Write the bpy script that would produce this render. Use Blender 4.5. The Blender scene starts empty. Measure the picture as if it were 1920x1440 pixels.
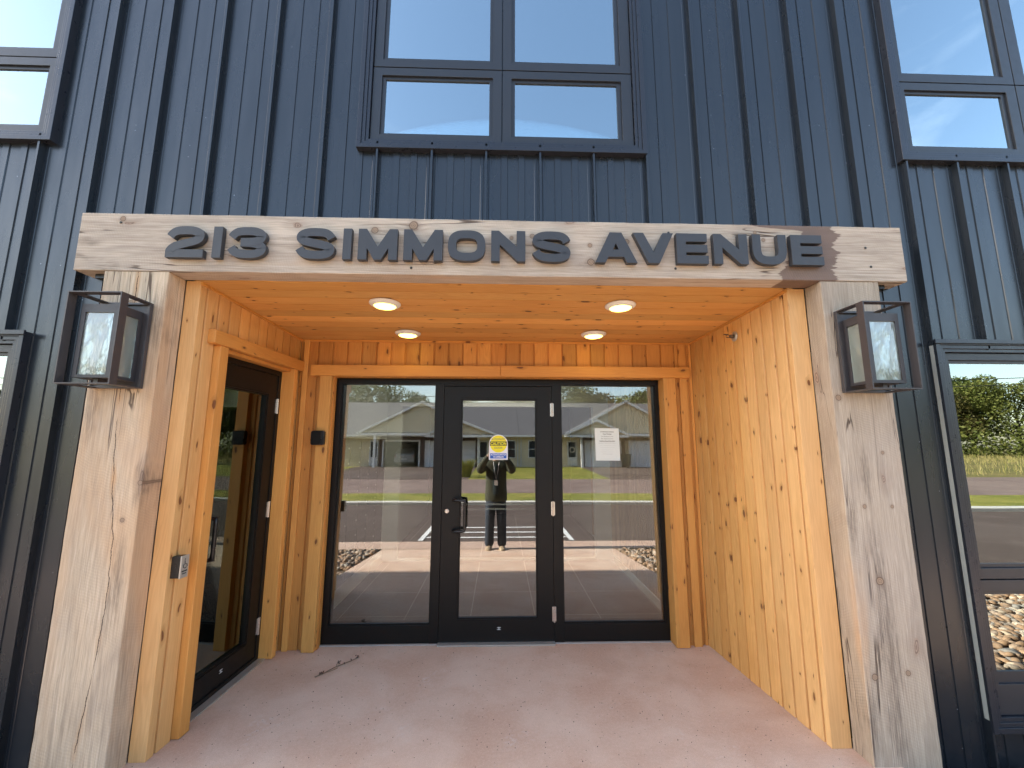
import bpy, bmesh, math, random
from mathutils import Vector, Matrix, noise
R=math.radians
S=bpy.context.scene; C=S.collection
random.seed(7)
LOC={}
# ---------------------------------------------------------------- mesh builder
class MB:
    def __init__(s,T=None): s.v=[];s.f=[];s.T=T
    def add(s,vs,fs):
        b=len(s.v)
        s.v+= [tuple(s.T@Vector(p)) if s.T else tuple(p) for p in vs]
        s.f+= [tuple(b+i for i in f) for f in fs]
    def box(s,x0,x1,y0,y1,z0,z1):
        s.add([(x0,y0,z0),(x1,y0,z0),(x1,y1,z0),(x0,y1,z0),(x0,y0,z1),(x1,y0,z1),(x1,y1,z1),(x0,y1,z1)],
              [(0,3,2,1),(4,5,6,7),(0,1,5,4),(1,2,6,5),(2,3,7,6),(3,0,4,7)])
    def quad(s,a,b,c,d): s.add([a,b,c,d],[(0,1,2,3)])
    def ring(s,x0,x1,z0,z1,wl,wr,wb,wt,yf,yb):
        o=[(x0,z0),(x1,z0),(x1,z1),(x0,z1)];i=[(x0+wl,z0+wb),(x1-wr,z0+wb),(x1-wr,z1-wt),(x0+wl,z1-wt)]
        vs=[(a,yf,b) for a,b in o]+[(a,yf,b) for a,b in i]+[(a,yb,b) for a,b in o]+[(a,yb,b) for a,b in i]
        fs=[]
        for k in range(4):
            n=(k+1)%4
            fs+=[(k,n,4+n,4+k),(8+n,8+k,12+k,12+n),(n,k,8+k,8+n),(4+k,4+n,12+n,12+k)]
        s.add(vs,fs)
    def prism(s,poly,y0,y1,ax='y'):
        n=len(poly)
        def m(a,b,d): return {'y':(a,d,b),'x':(d,a,b),'z':(a,b,d)}[ax]
        vs=[m(a,b,y0) for a,b in poly]+[m(a,b,y1) for a,b in poly]
        s.add(vs,[tuple(range(n)),tuple(range(2*n-1,n-1,-1))]+[(i,i+n,(i+1)%n+n,(i+1)%n) for i in range(n)])
    def tube(s,pts,r,n=8,cap=True):
        pts=[Vector(p) for p in pts];rs=r if isinstance(r,(list,tuple)) else [r]*len(pts)
        vs=[];fs=[];up=None
        for i,p in enumerate(pts):
            d=(pts[min(i+1,len(pts)-1)]-pts[max(i-1,0)]).normalized()
            if up is None: up=Vector((0,0,1)) if abs(d.z)<.9 else Vector((1,0,0))
            a=d.cross(up).normalized();b=a.cross(d).normalized();up=b
            for k in range(n):
                t=2*math.pi*k/n;vs.append(p+(a*math.cos(t)+b*math.sin(t))*rs[i])
        for i in range(len(pts)-1):
            for k in range(n): fs.append((i*n+k,i*n+(k+1)%n,(i+1)*n+(k+1)%n,(i+1)*n+k))
        if cap: fs+=[tuple(range(n-1,-1,-1)),tuple((len(pts)-1)*n+k for k in range(n))]
        s.add(vs,fs)
    def lathe(s,prof,o,ax='z',n=24):
        vs=[];fs=[]
        for r,h in prof:
            for k in range(n):
                t=2*math.pi*k/n;a,b=r*math.cos(t),r*math.sin(t)
                vs.append({'z':(o[0]+a,o[1]+b,o[2]+h),'y':(o[0]+a,o[1]+h,o[2]+b),'x':(o[0]+h,o[1]+a,o[2]+b)}[ax])
        for i in range(len(prof)-1):
            for k in range(n): fs.append((i*n+k,i*n+(k+1)%n,(i+1)*n+(k+1)%n,(i+1)*n+k))
        fs+=[tuple(range(n-1,-1,-1)),tuple((len(prof)-1)*n+k for k in range(n))]
        s.add(vs,fs)
    def build(s,name,mat,parent=None,smooth=False,bevel=0,normals=True):
        off=Vector((0,0,0));p=parent
        while p is not None: off+=p.location;p=p.parent
        me=bpy.data.meshes.new(name);me.from_pydata([tuple(Vector(v)-off) for v in s.v],[],s.f)
        if normals:
            bm=bmesh.new();bm.from_mesh(me);bmesh.ops.recalc_face_normals(bm,faces=bm.faces);bm.to_mesh(me);bm.free()
        if smooth: me.polygons.foreach_set('use_smooth',[True]*len(me.polygons))
        if mat: me.materials.append(mat)
        o=bpy.data.objects.new(name,me);C.objects.link(o)
        if parent is not None: o.parent=parent
        if bevel:
            m=o.modifiers.new('bevel','BEVEL');m.width=bevel;m.segments=2;m.limit_method='ANGLE';m.angle_limit=R(40)
        return o
def thing(name,label,cat,loc=(0,0,0),group=None):
    o=bpy.data.objects.new(name,None);C.objects.link(o);o.location=loc;o.empty_display_size=.1
    return tag(o,label,cat,group)
def tag(o,label,cat,group=None):
    o['label']=label;o['category']=cat
    if group:o['group']=group
    return o
def struct(o): o['kind']='structure';return o
def stuff(o,label,cat): o['kind']='stuff';return tag(o,label,cat)
def copy_tree(o,parent=None):
    c=o.copy();C.objects.link(c);c.parent=parent
    for ch in list(o.children): copy_tree(ch,c)
    return c
# ---------------------------------------------------------------- materials
class NT:
    def __init__(s,name,rough=.5,color=None,metal=0,spec=.5):
        s.m=bpy.data.materials.new(name);s.m.use_nodes=True;s.t=s.m.node_tree;s.b=s.t.nodes['Principled BSDF']
        s.b.inputs['Roughness'].default_value=rough;s.b.inputs['Metallic'].default_value=metal
        s.b.inputs['Specular IOR Level'].default_value=spec
        if color:s.b.inputs['Base Color'].default_value=(*color,1)
    def n(s,typ,props=None,**inp):
        nd=s.t.nodes.new('ShaderNode'+typ)
        for k,v in (props or {}).items(): setattr(nd,k,v)
        for k,v in inp.items():
            i=nd.inputs[int(k[1:])] if k[0]=='i' and k[1:].isdigit() else nd.inputs[k.replace('_',' ')]
            if isinstance(v,bpy.types.NodeSocket): s.t.links.new(v,i)
            else:
                try: i.default_value=v
                except Exception: i.default_value=(*v,1)
        return nd
    def math(s,op,a,b=0,c=0,clamp=False):
        return s.n('Math',{'operation':op,'use_clamp':clamp},i0=a,i1=b,i2=c).outputs[0]
    def vm(s,op,a,b): return s.n('VectorMath',{'operation':op},i0=a,i1=b).outputs[0]
    def noise(s,vec,scale,detail=4,rough=.55,dist=0):
        return s.n('TexNoise',Vector=vec,Scale=scale,Detail=detail,Roughness=rough,Distortion=dist).outputs['Fac']
    def mix(s,f,a,b,mode='MIX'):
        nd=s.t.nodes.new('ShaderNodeMix');nd.data_type='RGBA';nd.blend_type=mode
        for k,v in ((0,f),(6,a),(7,b)):
            if isinstance(v,bpy.types.NodeSocket): s.t.links.new(v,nd.inputs[k])
            elif k==0: nd.inputs[0].default_value=v
            else: nd.inputs[k].default_value=(*v,1)
        return nd.outputs[2]
    def ramp(s,f,a,b):  # smooth step a..b
        return s.n('MapRange',{'interpolation_type':'SMOOTHSTEP'},Value=f,i1=a,i2=b).outputs[0]
    def pos(s): return s.n('NewGeometry').outputs['Position']
    def obj(s): return s.n('TexCoord').outputs['Object']
    def col(s,c): s.t.links.new(c,s.b.inputs['Base Color'])
    def ro(s,c): s.t.links.new(c,s.b.inputs['Roughness'])
    def bump(s,h,st=.3,d=.005,prev=None):
        b=s.n('Bump',Height=h,Strength=st,Distance=d)
        if prev: s.t.links.new(prev,b.inputs['Normal'])
        s.t.links.new(b.outputs[0],s.b.inputs['Normal']);return b.outputs[0]
def plain(name,color,rough=.5,metal=0,var=.12,scale=6,bump=0,spec=.5,bs=200):
    m=NT(name,rough,color,metal,spec);p=m.obj();n=m.noise(p,scale,5)
    m.col(m.mix(n,tuple(c*(1-var) for c in color),tuple(min(1,c*(1+var)) for c in color)))
    m.ro(m.math('MULTIPLY_ADD',m.noise(p,scale*3,4),.25,rough-.12,clamp=True))
    if bump: m.bump(m.noise(p,bs,3),bump,.002)
    return m.m
def axis_vec(m,grain,sl):
    sc=[1,1,1];sc['xyz'.index(grain)]=sl
    return sc
def pine(name,grain='z',across='y',w=.10,off=0,light=(.60,.29,.082),dark=(.42,.165,.04),knot=(.15,.05,.018),kd=.5,bleach=0):
    m=NT(name,.5,spec=.35);p=m.pos();sep=m.n('SeparateXYZ',i0=p)
    ac=sep.outputs['XYZ'.index(across.upper())];al=sep.outputs['XYZ'.index(grain.upper())]
    idx=m.math('FLOOR',m.math('DIVIDE',m.math('SUBTRACT',ac,off),w))
    rnd=m.n('TexWhiteNoise',{'noise_dimensions':'1D'},W=idx)
    r=rnd.outputs[0]
    sh=m.n('CombineXYZ',**{grain.upper():m.math('MULTIPLY',r,9.0)}).outputs[0]
    pv=m.vm('ADD',p,sh)
    # knots field in 2D (across, along)
    kac=m.math('ADD',sep.outputs[0],sep.outputs[1]) if grain=='z' else (m.math('ADD',sep.outputs[1],sep.outputs[2]) if grain=='x' else m.math('ADD',sep.outputs[0],sep.outputs[2]))
    kv=m.n('CombineXYZ',X=m.math('MULTIPLY',kac,11),Y=m.math('MULTIPLY',m.math('ADD',al,m.math('MULTIPLY',r,9)),4.2)).outputs[0]
    wob=m.n('TexNoise',Vector=kv,Scale=2.0,Detail=2)
    kv2=m.vm('ADD',kv,m.n('VectorMath',{'operation':'SCALE'},i0=wob.outputs['Color'],Scale=.35).outputs[0])
    vo=m.n('TexVoronoi',{'voronoi_dimensions':'2D'},Vector=kv2,Scale=1.0,Randomness=1.0)
    kr=m.n('SeparateXYZ',i0=vo.outputs['Color']).outputs[0]
    on=m.math('GREATER_THAN',kr,kd+.12)
    size=m.math('MULTIPLY_ADD',m.math('POWER',m.n('SeparateXYZ',i0=vo.outputs['Color']).outputs[1],3.0),.09,.038)
    dist=vo.outputs['Distance']
    core=m.math('MULTIPLY',on,m.math('SUBTRACT',1,m.ramp(m.math('DIVIDE',dist,size),.75,1.0)))
    halo=m.math('MULTIPLY',on,m.math('SUBTRACT',1,m.ramp(m.math('DIVIDE',dist,size),.8,2.6)))
    gv=m.vm('MULTIPLY',pv,axis_vec(m,grain,.05))
    gv=m.vm('ADD',gv,m.n('CombineXYZ',**{across.upper():m.math('MULTIPLY',halo,.05)}).outputs[0])
    g1=m.noise(gv,14,3,.5,1.2);g2=m.noise(gv,110,4,.6,.4);g3=m.noise(m.vm('MULTIPLY',pv,axis_vec(m,grain,.3)),3.5,3)
    rings=m.math('SINE',m.math('MULTIPLY',g1,70))
    t=m.math('ADD',m.math('MULTIPLY',g2,.55),m.math('MULTIPLY_ADD',rings,.14,.05))
    t=m.math('ADD',t,m.math('MULTIPLY',m.math('SUBTRACT',g3,.5),1.5),clamp=True)
    c=m.mix(t,light,dark)
    c=m.mix(m.math('MULTIPLY',r,.55),c,tuple(a*.72 for a in dark),)if False else m.mix(m.math('MULTIPLY_ADD',r,.5,0),c,m.mix(.5,c,(light[0]*1.12,light[1]*.8,light[2]*.6)))
    r2=m.n('TexWhiteNoise',{'noise_dimensions':'1D'},W=m.math('ADD',idx,31.3)).outputs[0]
    hs=m.n('HueSaturation',Saturation=1.0,Value=m.math('MULTIPLY_ADD',r2,.36,.80),Color=c)
    c=hs.outputs[0]
    if bleach:
        yb=m.ramp(m.math('ADD',sep.outputs[1],m.math('MULTIPLY',m.math('SUBTRACT',m.noise(m.vm('MULTIPLY',p,(1,1,.25)),2.5,4),.5),1.0)),3.1,2.2)
        c=m.mix(m.math('MULTIPLY',yb,bleach),c,m.mix(t,(.80,.52,.25),(.60,.34,.14)))
    c=m.mix(m.math('MULTIPLY',halo,.45),c,tuple(a*.62 for a in dark))
    c=m.mix(m.math('MULTIPLY',core,.9),c,knot)
    m.col(c)
    b=m.bump(m.math('ADD',m.math('MULTIPLY',g2,.6),m.math('MULTIPLY',core,-.5)),.25,.003)
    return m.m
def timber(name,grain='z',across='x',stain=False,tone=0,warm=.0,ca=(.60,.50,.40),cb=(.44,.365,.295),knots=(),smudge=(),crack=()):
    m=NT(name,.82,spec=.25);p=m.pos();sep=m.n('SeparateXYZ',i0=p);ac=sep.outputs['XYZ'.index(across.upper())];al=sep.outputs['XYZ'.index(grain.upper())]
    p0=m.vm('ADD',p,(tone*3.1,tone*1.7,tone*2.3))
    sw=m.vm('MULTIPLY',p0,axis_vec(m,grain,.16));st=m.vm('MULTIPLY',p0,axis_vec(m,grain,.035))
    # knots
    kac=m.math('ADD',sep.outputs[0],sep.outputs[1]) if grain=='z' else m.math('ADD',sep.outputs[1],sep.outputs[2])
    kv=m.n('CombineXYZ',X=m.math('MULTIPLY_ADD',kac,5.0,tone),Y=m.math('MULTIPLY_ADD',al,1.9,tone*3.3),Z=0).outputs[0]
    wob=m.n('TexNoise',Vector=kv,Scale=3.0,Detail=2)
    kv=m.vm('ADD',kv,m.n('VectorMath',{'operation':'SCALE'},i0=wob.outputs['Color'],Scale=.25).outputs[0])
    vo=m.n('TexVoronoi',{'voronoi_dimensions':'2D'},Vector=kv,Scale=1.0)
    kr=m.n('SeparateXYZ',i0=vo.outputs['Color']).outputs[0];on=m.math('GREATER_THAN',kr,.62);size=m.math('MULTIPLY_ADD',kr,.10,.0);q=m.math('DIVIDE',vo.outputs['Distance'],size)
    core=m.math('MULTIPLY',on,m.math('SUBTRACT',1,m.ramp(q,.7,1.05)));halo=m.math('MULTIPLY',on,m.math('SUBTRACT',1,m.ramp(q,.9,3.6)))
    st=m.vm('ADD',st,m.n('CombineXYZ',**{across.upper():m.math('MULTIPLY',halo,.010)}).outputs[0])
    big=m.noise(sw,3.0,4,.6,.6);g=m.noise(st,60,5,.62,.5);g1=m.noise(st,10,3,.5,1.0)
    c=m.mix(m.ramp(big,.3,.72),ca,cb)
    c=m.mix(m.math('MULTIPLY',m.ramp(g,.42,.75),.55),c,(.24,.19,.15))
    gf=m.noise(st,210,4,.7,.3)
    c=m.mix(m.math('MULTIPLY',m.ramp(gf,.48,.72),.42),c,(.20,.155,.12))
    c=m.mix(m.math('MULTIPLY',m.ramp(gf,.50,.28),.30),c,(.78,.69,.58))
    rings=m.math('MULTIPLY_ADD',m.math('SINE',m.math('MULTIPLY',g1,85)),.5,.5)
    c=m.mix(m.math('MULTIPLY',rings,.20),c,(.27,.205,.15))
    wm=m.ramp(m.noise(m.vm('ADD',sw,(7,3,5)),2.6,3,.6,.4),.58-warm,.74-warm)
    c=m.mix(m.math('MULTIPLY',wm,.55),c,(.56,.33,.17))
    dk=m.ramp(m.noise(m.vm('ADD',m.vm('MULTIPLY',p0,axis_vec(m,grain,.28)),(1,9,2)),3.2,4,.65,.5),.60,.8)
    c=m.mix(m.math('MULTIPLY',dk,.55),c,(.17,.135,.12))
    # drying cracks
    cn=m.noise(st,9,3,.55,.9);ca=m.math('ABSOLUTE',m.math('SUBTRACT',cn,.5));cm=m.math('SUBTRACT',1,m.ramp(ca,.002,.009))
    cm=m.math('MULTIPLY',cm,m.ramp(m.noise(m.vm('MULTIPLY',p0,axis_vec(m,grain,.5)),2.2,2),.52,.58))
    c=m.mix(m.math('MULTIPLY',halo,.35),c,(.26,.19,.15))
    kc=m.mix(m.math('MULTIPLY_ADD',m.math('SINE',m.math('MULTIPLY',q,14)),.5,.5),(.38,.27,.2),(.17,.11,.08))
    c=m.mix(m.math('MULTIPLY',core,.85),c,kc)
    c=m.mix(m.math('MULTIPLY',cm,.85),c,(.05,.03,.022))
    # band-saw marks across the grain
    dv=m.math('ADD',m.math('MULTIPLY',al,430),m.math('MULTIPLY',kac,170))
    saw=m.math('MULTIPLY_ADD',m.math('SINE',m.math('ADD',dv,m.math('MULTIPLY',big,30))),.5,.5)
    saw=m.math('MULTIPLY',saw,m.ramp(m.noise(p0,4,2),.35,.65))
    c=m.mix(m.math('MULTIPLY',saw,.10),c,(.22,.17,.14))
    c=m.mix(m.math('MULTIPLY',m.ramp(m.noise(p0,240,3,.7),.55,.8),.14),c,(.20,.15,.12))
    c=m.mix(m.math('MULTIPLY',m.ramp(m.noise(p0,1.7,5,.65),.5,.7),.22),c,(.40,.34,.30))
    # individual knots, dark smudges and one long drying crack, each at its own place on the timber
    X_,Z_=sep.outputs[0],sep.outputs[2]
    wb=m.n('TexNoise',Vector=m.vm('MULTIPLY',p0,(9,9,9)),Scale=1.0,Detail=3).outputs['Color'];ws=m.n('SeparateXYZ',i0=wb)
    def dist(a,b,ra,rb,wv):
        dx=m.math('MULTIPLY',m.math('ADD',m.math('SUBTRACT',X_,a),m.math('MULTIPLY',m.math('SUBTRACT',ws.outputs[0],.5),wv)),1/ra)
        dz=m.math('MULTIPLY',m.math('ADD',m.math('SUBTRACT',Z_,b),m.math('MULTIPLY',m.math('SUBTRACT',ws.outputs[1],.5),wv)),1/rb)
        return m.math('SQRT',m.math('ADD',m.math('MULTIPLY',dx,dx),m.math('MULTIPLY',dz,dz)))
    for a,b,r in smudge:
        q2=dist(a,b,r*.75 if grain=='z' else r*3.2,r*4.6 if grain=='z' else r*.75,.07)
        c=m.mix(m.math('MULTIPLY',m.math('SUBTRACT',1,m.ramp(q2,.2,1.25)),m.math('MULTIPLY_ADD',m.ramp(gf,.35,.62),.50,.08)),c,(.12,.09,.07))
    for a,b,r in knots:
        q2=dist(a,b,r*.6,r*.6,r*.5)
        c=m.mix(m.math('MULTIPLY',m.math('SUBTRACT',1,m.ramp(q2,.9,2.2)),.35),c,(.22,.155,.115))
        rg=m.math('MULTIPLY_ADD',m.math('SINE',m.math('MULTIPLY',q2,17)),.5,.5)
        c=m.mix(m.math('MULTIPLY',m.math('SUBTRACT',1,m.ramp(q2,.9,1.05)),.9),c,m.mix(rg,(.40,.29,.20),(.20,.13,.09)))
        c=m.mix(m.math('MULTIPLY',m.math('SUBTRACT',m.ramp(q2,.86,.98),m.ramp(q2,1.0,1.14)),.75),c,(.08,.05,.035))
    if crack:
        fc=m.n('FloatCurve',Value=m.math('MULTIPLY',Z_,1/2.6));cv=fc.mapping.curves[0];x0_=min(q_[0] for q_ in crack)-.02
        pp=[(z_/2.6,(x_-x0_)/.2) for x_,z_ in sorted(crack,key=lambda t_:t_[1])]
        cv.points[0].location=(0,pp[0][1]);cv.points[1].location=(1,pp[-1][1])
        for a_ in pp: cv.points.new(*a_)
        fc.mapping.update()
        xc=m.math('ADD',m.math('MULTIPLY_ADD',fc.outputs[0],.2,x0_),m.math('MULTIPLY',m.math('SUBTRACT',m.noise(m.vm('MULTIPLY',p0,(1,1,1)),14,4,.7),.5),.022))
        dc=m.math('ABSOLUTE',m.math('SUBTRACT',X_,xc))
        c=m.mix(m.math('MULTIPLY',m.math('MULTIPLY',m.math('SUBTRACT',1,m.ramp(dc,.002,.022)),m.ramp(m.noise(p0,3.1,3),.42,.62)),.6),c,(.52,.27,.11))
        lw=m.math('MULTIPLY',m.ramp(m.noise(p0,5,2),.38,.55),.0022)
        ck=m.math('LESS_THAN',dc,lw);c=m.mix(m.math('MULTIPLY',ck,.9),c,(.035,.02,.014));cm=m.math('MAXIMUM',cm,ck)
    if stain:
        x,z=sep.outputs[0],sep.outputs[2]
        jag=m.math('SUBTRACT',m.noise(m.vm('MULTIPLY',p,(2.2,1,22)),1.6,5,.7),.5)
        jag2=m.math('SUBTRACT',m.noise(m.vm('MULTIPLY',p,(1,1,9)),1.8,3,.6),.5)
        j=m.math('ADD',m.math('MULTIPLY',jag,.17),m.math('MULTIPLY',jag2,.12))
        xr=m.math('ADD',2.02,j)
        fc=m.n('FloatCurve',Value=m.math('MULTIPLY',m.math('SUBTRACT',z,2.57),2.8))
        cv=fc.mapping.curves[0];pts=[(0,.38),(.15,.33),(.35,.44),(.6,.56),(.82,.60),(.90,.62),(.93,.45),(.965,.12),(1,0)]
        cv.points[0].location=pts[0];cv.points[1].location=pts[-1]
        for a in pts[1:-1]: cv.points.new(*a)
        fc.mapping.update()
        xl=m.math('ADD',m.math('MULTIPLY_ADD',fc.outputs[0],.50,1.50),m.math('MULTIPLY',j,.7))
        mk=m.math('MULTIPLY',m.ramp(m.math('SUBTRACT',x,xl),-.004,.008),m.ramp(m.math('SUBTRACT',xr,x),-.004,.008))
        dkc=m.mix(m.noise(st,60,4),(.12,.075,.055),(.20,.135,.105))
        c=m.mix(m.math('MULTIPLY',mk,.93),c,dkc)
        rm=m.math('MULTIPLY_ADD',mk,-.3,.84);m.ro(rm)
    m.col(c)
    h=m.math('ADD',m.math('MULTIPLY_ADD',g,.5,m.math('MULTIPLY',gf,.5)),m.math('MULTIPLY',saw,.25));h=m.math('ADD',h,m.math('MULTIPLY',cm,-1.2))
    m.bump(h,.5,.004)
    return m.m
def cladding(name):
    m=NT(name,.3,(.035,.042,.054),.25,.75);p=m.pos()
    n=m.noise(m.vm('MULTIPLY',p,(1.5,1,.5)),1.6,3);f=m.noise(p,350,2)
    m.col(m.mix(m.noise(m.vm('MULTIPLY',p,(1,1,.3)),2.4,4),(.016,.021,.028),(.024,.030,.038)))
    sp=m.n('TexVoronoi',Vector=p,Scale=26.0);on=m.math('GREATER_THAN',m.n('SeparateXYZ',i0=sp.outputs['Color']).outputs[0],.93)
    dd=m.math('MULTIPLY',on,m.math('LESS_THAN',sp.outputs['Distance'],.07))
    m.col(m.mix(m.math('MULTIPLY',dd,.7),m.mix(m.noise(m.vm('MULTIPLY',p,(1,1,.3)),2.4,4),(.016,.021,.028),(.024,.030,.038)),(.4,.42,.45)))
    m.ro(m.math('MULTIPLY_ADD',m.noise(m.vm('MULTIPLY',p,(1,1,.4)),4,4),.16,.20))
    m.bump(n,.35,.03)
    return m.m
def concrete(name,a,b,scale=2.2,blotch=.6):
    m=NT(name,.85,spec=.25);p=m.pos()
    n=m.noise(p,scale,6,.6,.3);f=m.noise(p,55,4,.6);ff=m.noise(p,320,2)
    c=m.mix(m.ramp(n,.3,.7),a,b)
    c=m.mix(m.math('MULTIPLY',m.math('SUBTRACT',f,.35),.6,clamp=True),c,tuple(x*1.25 for x in b))
    w=m.math('MULTIPLY',m.ramp(m.noise(p,3.2,6,.68,.4),.56,.72),m.ramp(m.noise(p,38,4,.7),.42,.62))
    c=m.mix(m.math('MULTIPLY',w,blotch),c,(.76,.66,.58))
    st=m.ramp(m.noise(m.vm('ADD',p,(4,9,2)),1.7,5,.6),.55,.75)
    c=m.mix(m.math('MULTIPLY',st,.22),c,tuple(x*.8 for x in a))
    vo=m.n('TexVoronoi',Vector=p,Scale=44.0);on=m.math('GREATER_THAN',m.n('SeparateXYZ',i0=vo.outputs['Color']).outputs[0],.86)
    sp=m.math('MULTIPLY',on,m.math('LESS_THAN',vo.outputs['Distance'],.14))
    c=m.mix(m.math('MULTIPLY',sp,.75),c,(.08,.05,.04))
    c=m.mix(m.math('MULTIPLY',m.ramp(ff,.42,.75),.5,clamp=True),c,tuple(x*.55 for x in a))
    fg=m.noise(p,130,3,.7);c=m.mix(m.math('MULTIPLY',m.ramp(fg,.55,.75),.4),c,tuple(min(1,x*1.35) for x in b))
    m.col(c)
    br=m.noise(m.vm('MULTIPLY',p,(3,60,1)),6,3)
    m.bump(m.math('ADD',m.math('MULTIPLY',ff,.6),m.math('MULTIPLY_ADD',br,.6,m.math('MULTIPLY',f,.6))),.55,.004)
    return m.m
def ground(name,a,b,scale=4,f=.5,rough=.9,bumpd=.01):
    m=NT(name,rough,spec=.2);p=m.pos()
    c=m.mix(m.ramp(m.noise(p,scale*.08,5),.35,.65),a,b);c=m.mix(m.math('MULTIPLY',m.noise(p,scale*9,4,.7),f),c,tuple(x*.45 for x in a))
    c=m.mix(m.math('MULTIPLY',m.ramp(m.noise(p,scale*.5,4),.5,.75),.4),c,tuple(x*1.3 for x in b))
    m.col(c);m.bump(m.noise(p,scale*14,3),.5,bumpd);return m.m
def glass(name,base=.10,tint=(.80,.84,.82),rough=0,wav=0,gc=(.97,.98,1)):
    m=NT(name);t=m.t;t.nodes.remove(m.b)
    fr=m.n('Fresnel',IOR=1.5);fac=m.math('ADD',fr.outputs[0],base,clamp=True)
    if wav:
        n=m.noise(m.vm('MULTIPLY',m.obj(),(1,1,.45)),wav,3,.5,.5);b=m.n('Bump',Height=n,Strength=.8,Distance=.01)
        t.links.new(b.outputs[0],fr.inputs['Normal'])
    else:
        n=m.noise(m.pos(),1.1,2,.4);b=m.n('Bump',Height=n,Strength=.05,Distance=.010)
    g=m.n('BsdfGlossy',Color=(*gc,1),Roughness=rough,Normal=b.outputs[0]);tr=m.n('BsdfTransparent',Color=(*tint,1))
    if wav:
        df=m.n('BsdfDiffuse',Color=(.62,.68,.62,1));tl=m.n('BsdfTranslucent',Color=(.62,.68,.62,1));a_=m.n('MixShader',i0=.4,i1=df.outputs[0],i2=tl.outputs[0])
        tr=m.n('MixShader',i0=.42,i1=tr.outputs[0],i2=a_.outputs[0])
    mx=m.n('MixShader',i0=fac,i1=tr.outputs[0],i2=g.outputs[0])
    t.links.new(mx.outputs[0],t.nodes['Material Output'].inputs[0]);return m.m
def emit(name,c,s):
    m=bpy.data.materials.new(name);m.use_nodes=True;t=m.node_tree;t.nodes.clear()
    e=t.nodes.new('ShaderNodeEmission');e.inputs[0].default_value=(*c,1);e.inputs[1].default_value=s
    o=t.nodes.new('ShaderNodeOutputMaterial');t.links.new(e.outputs[0],o.inputs[0]);return m
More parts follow.
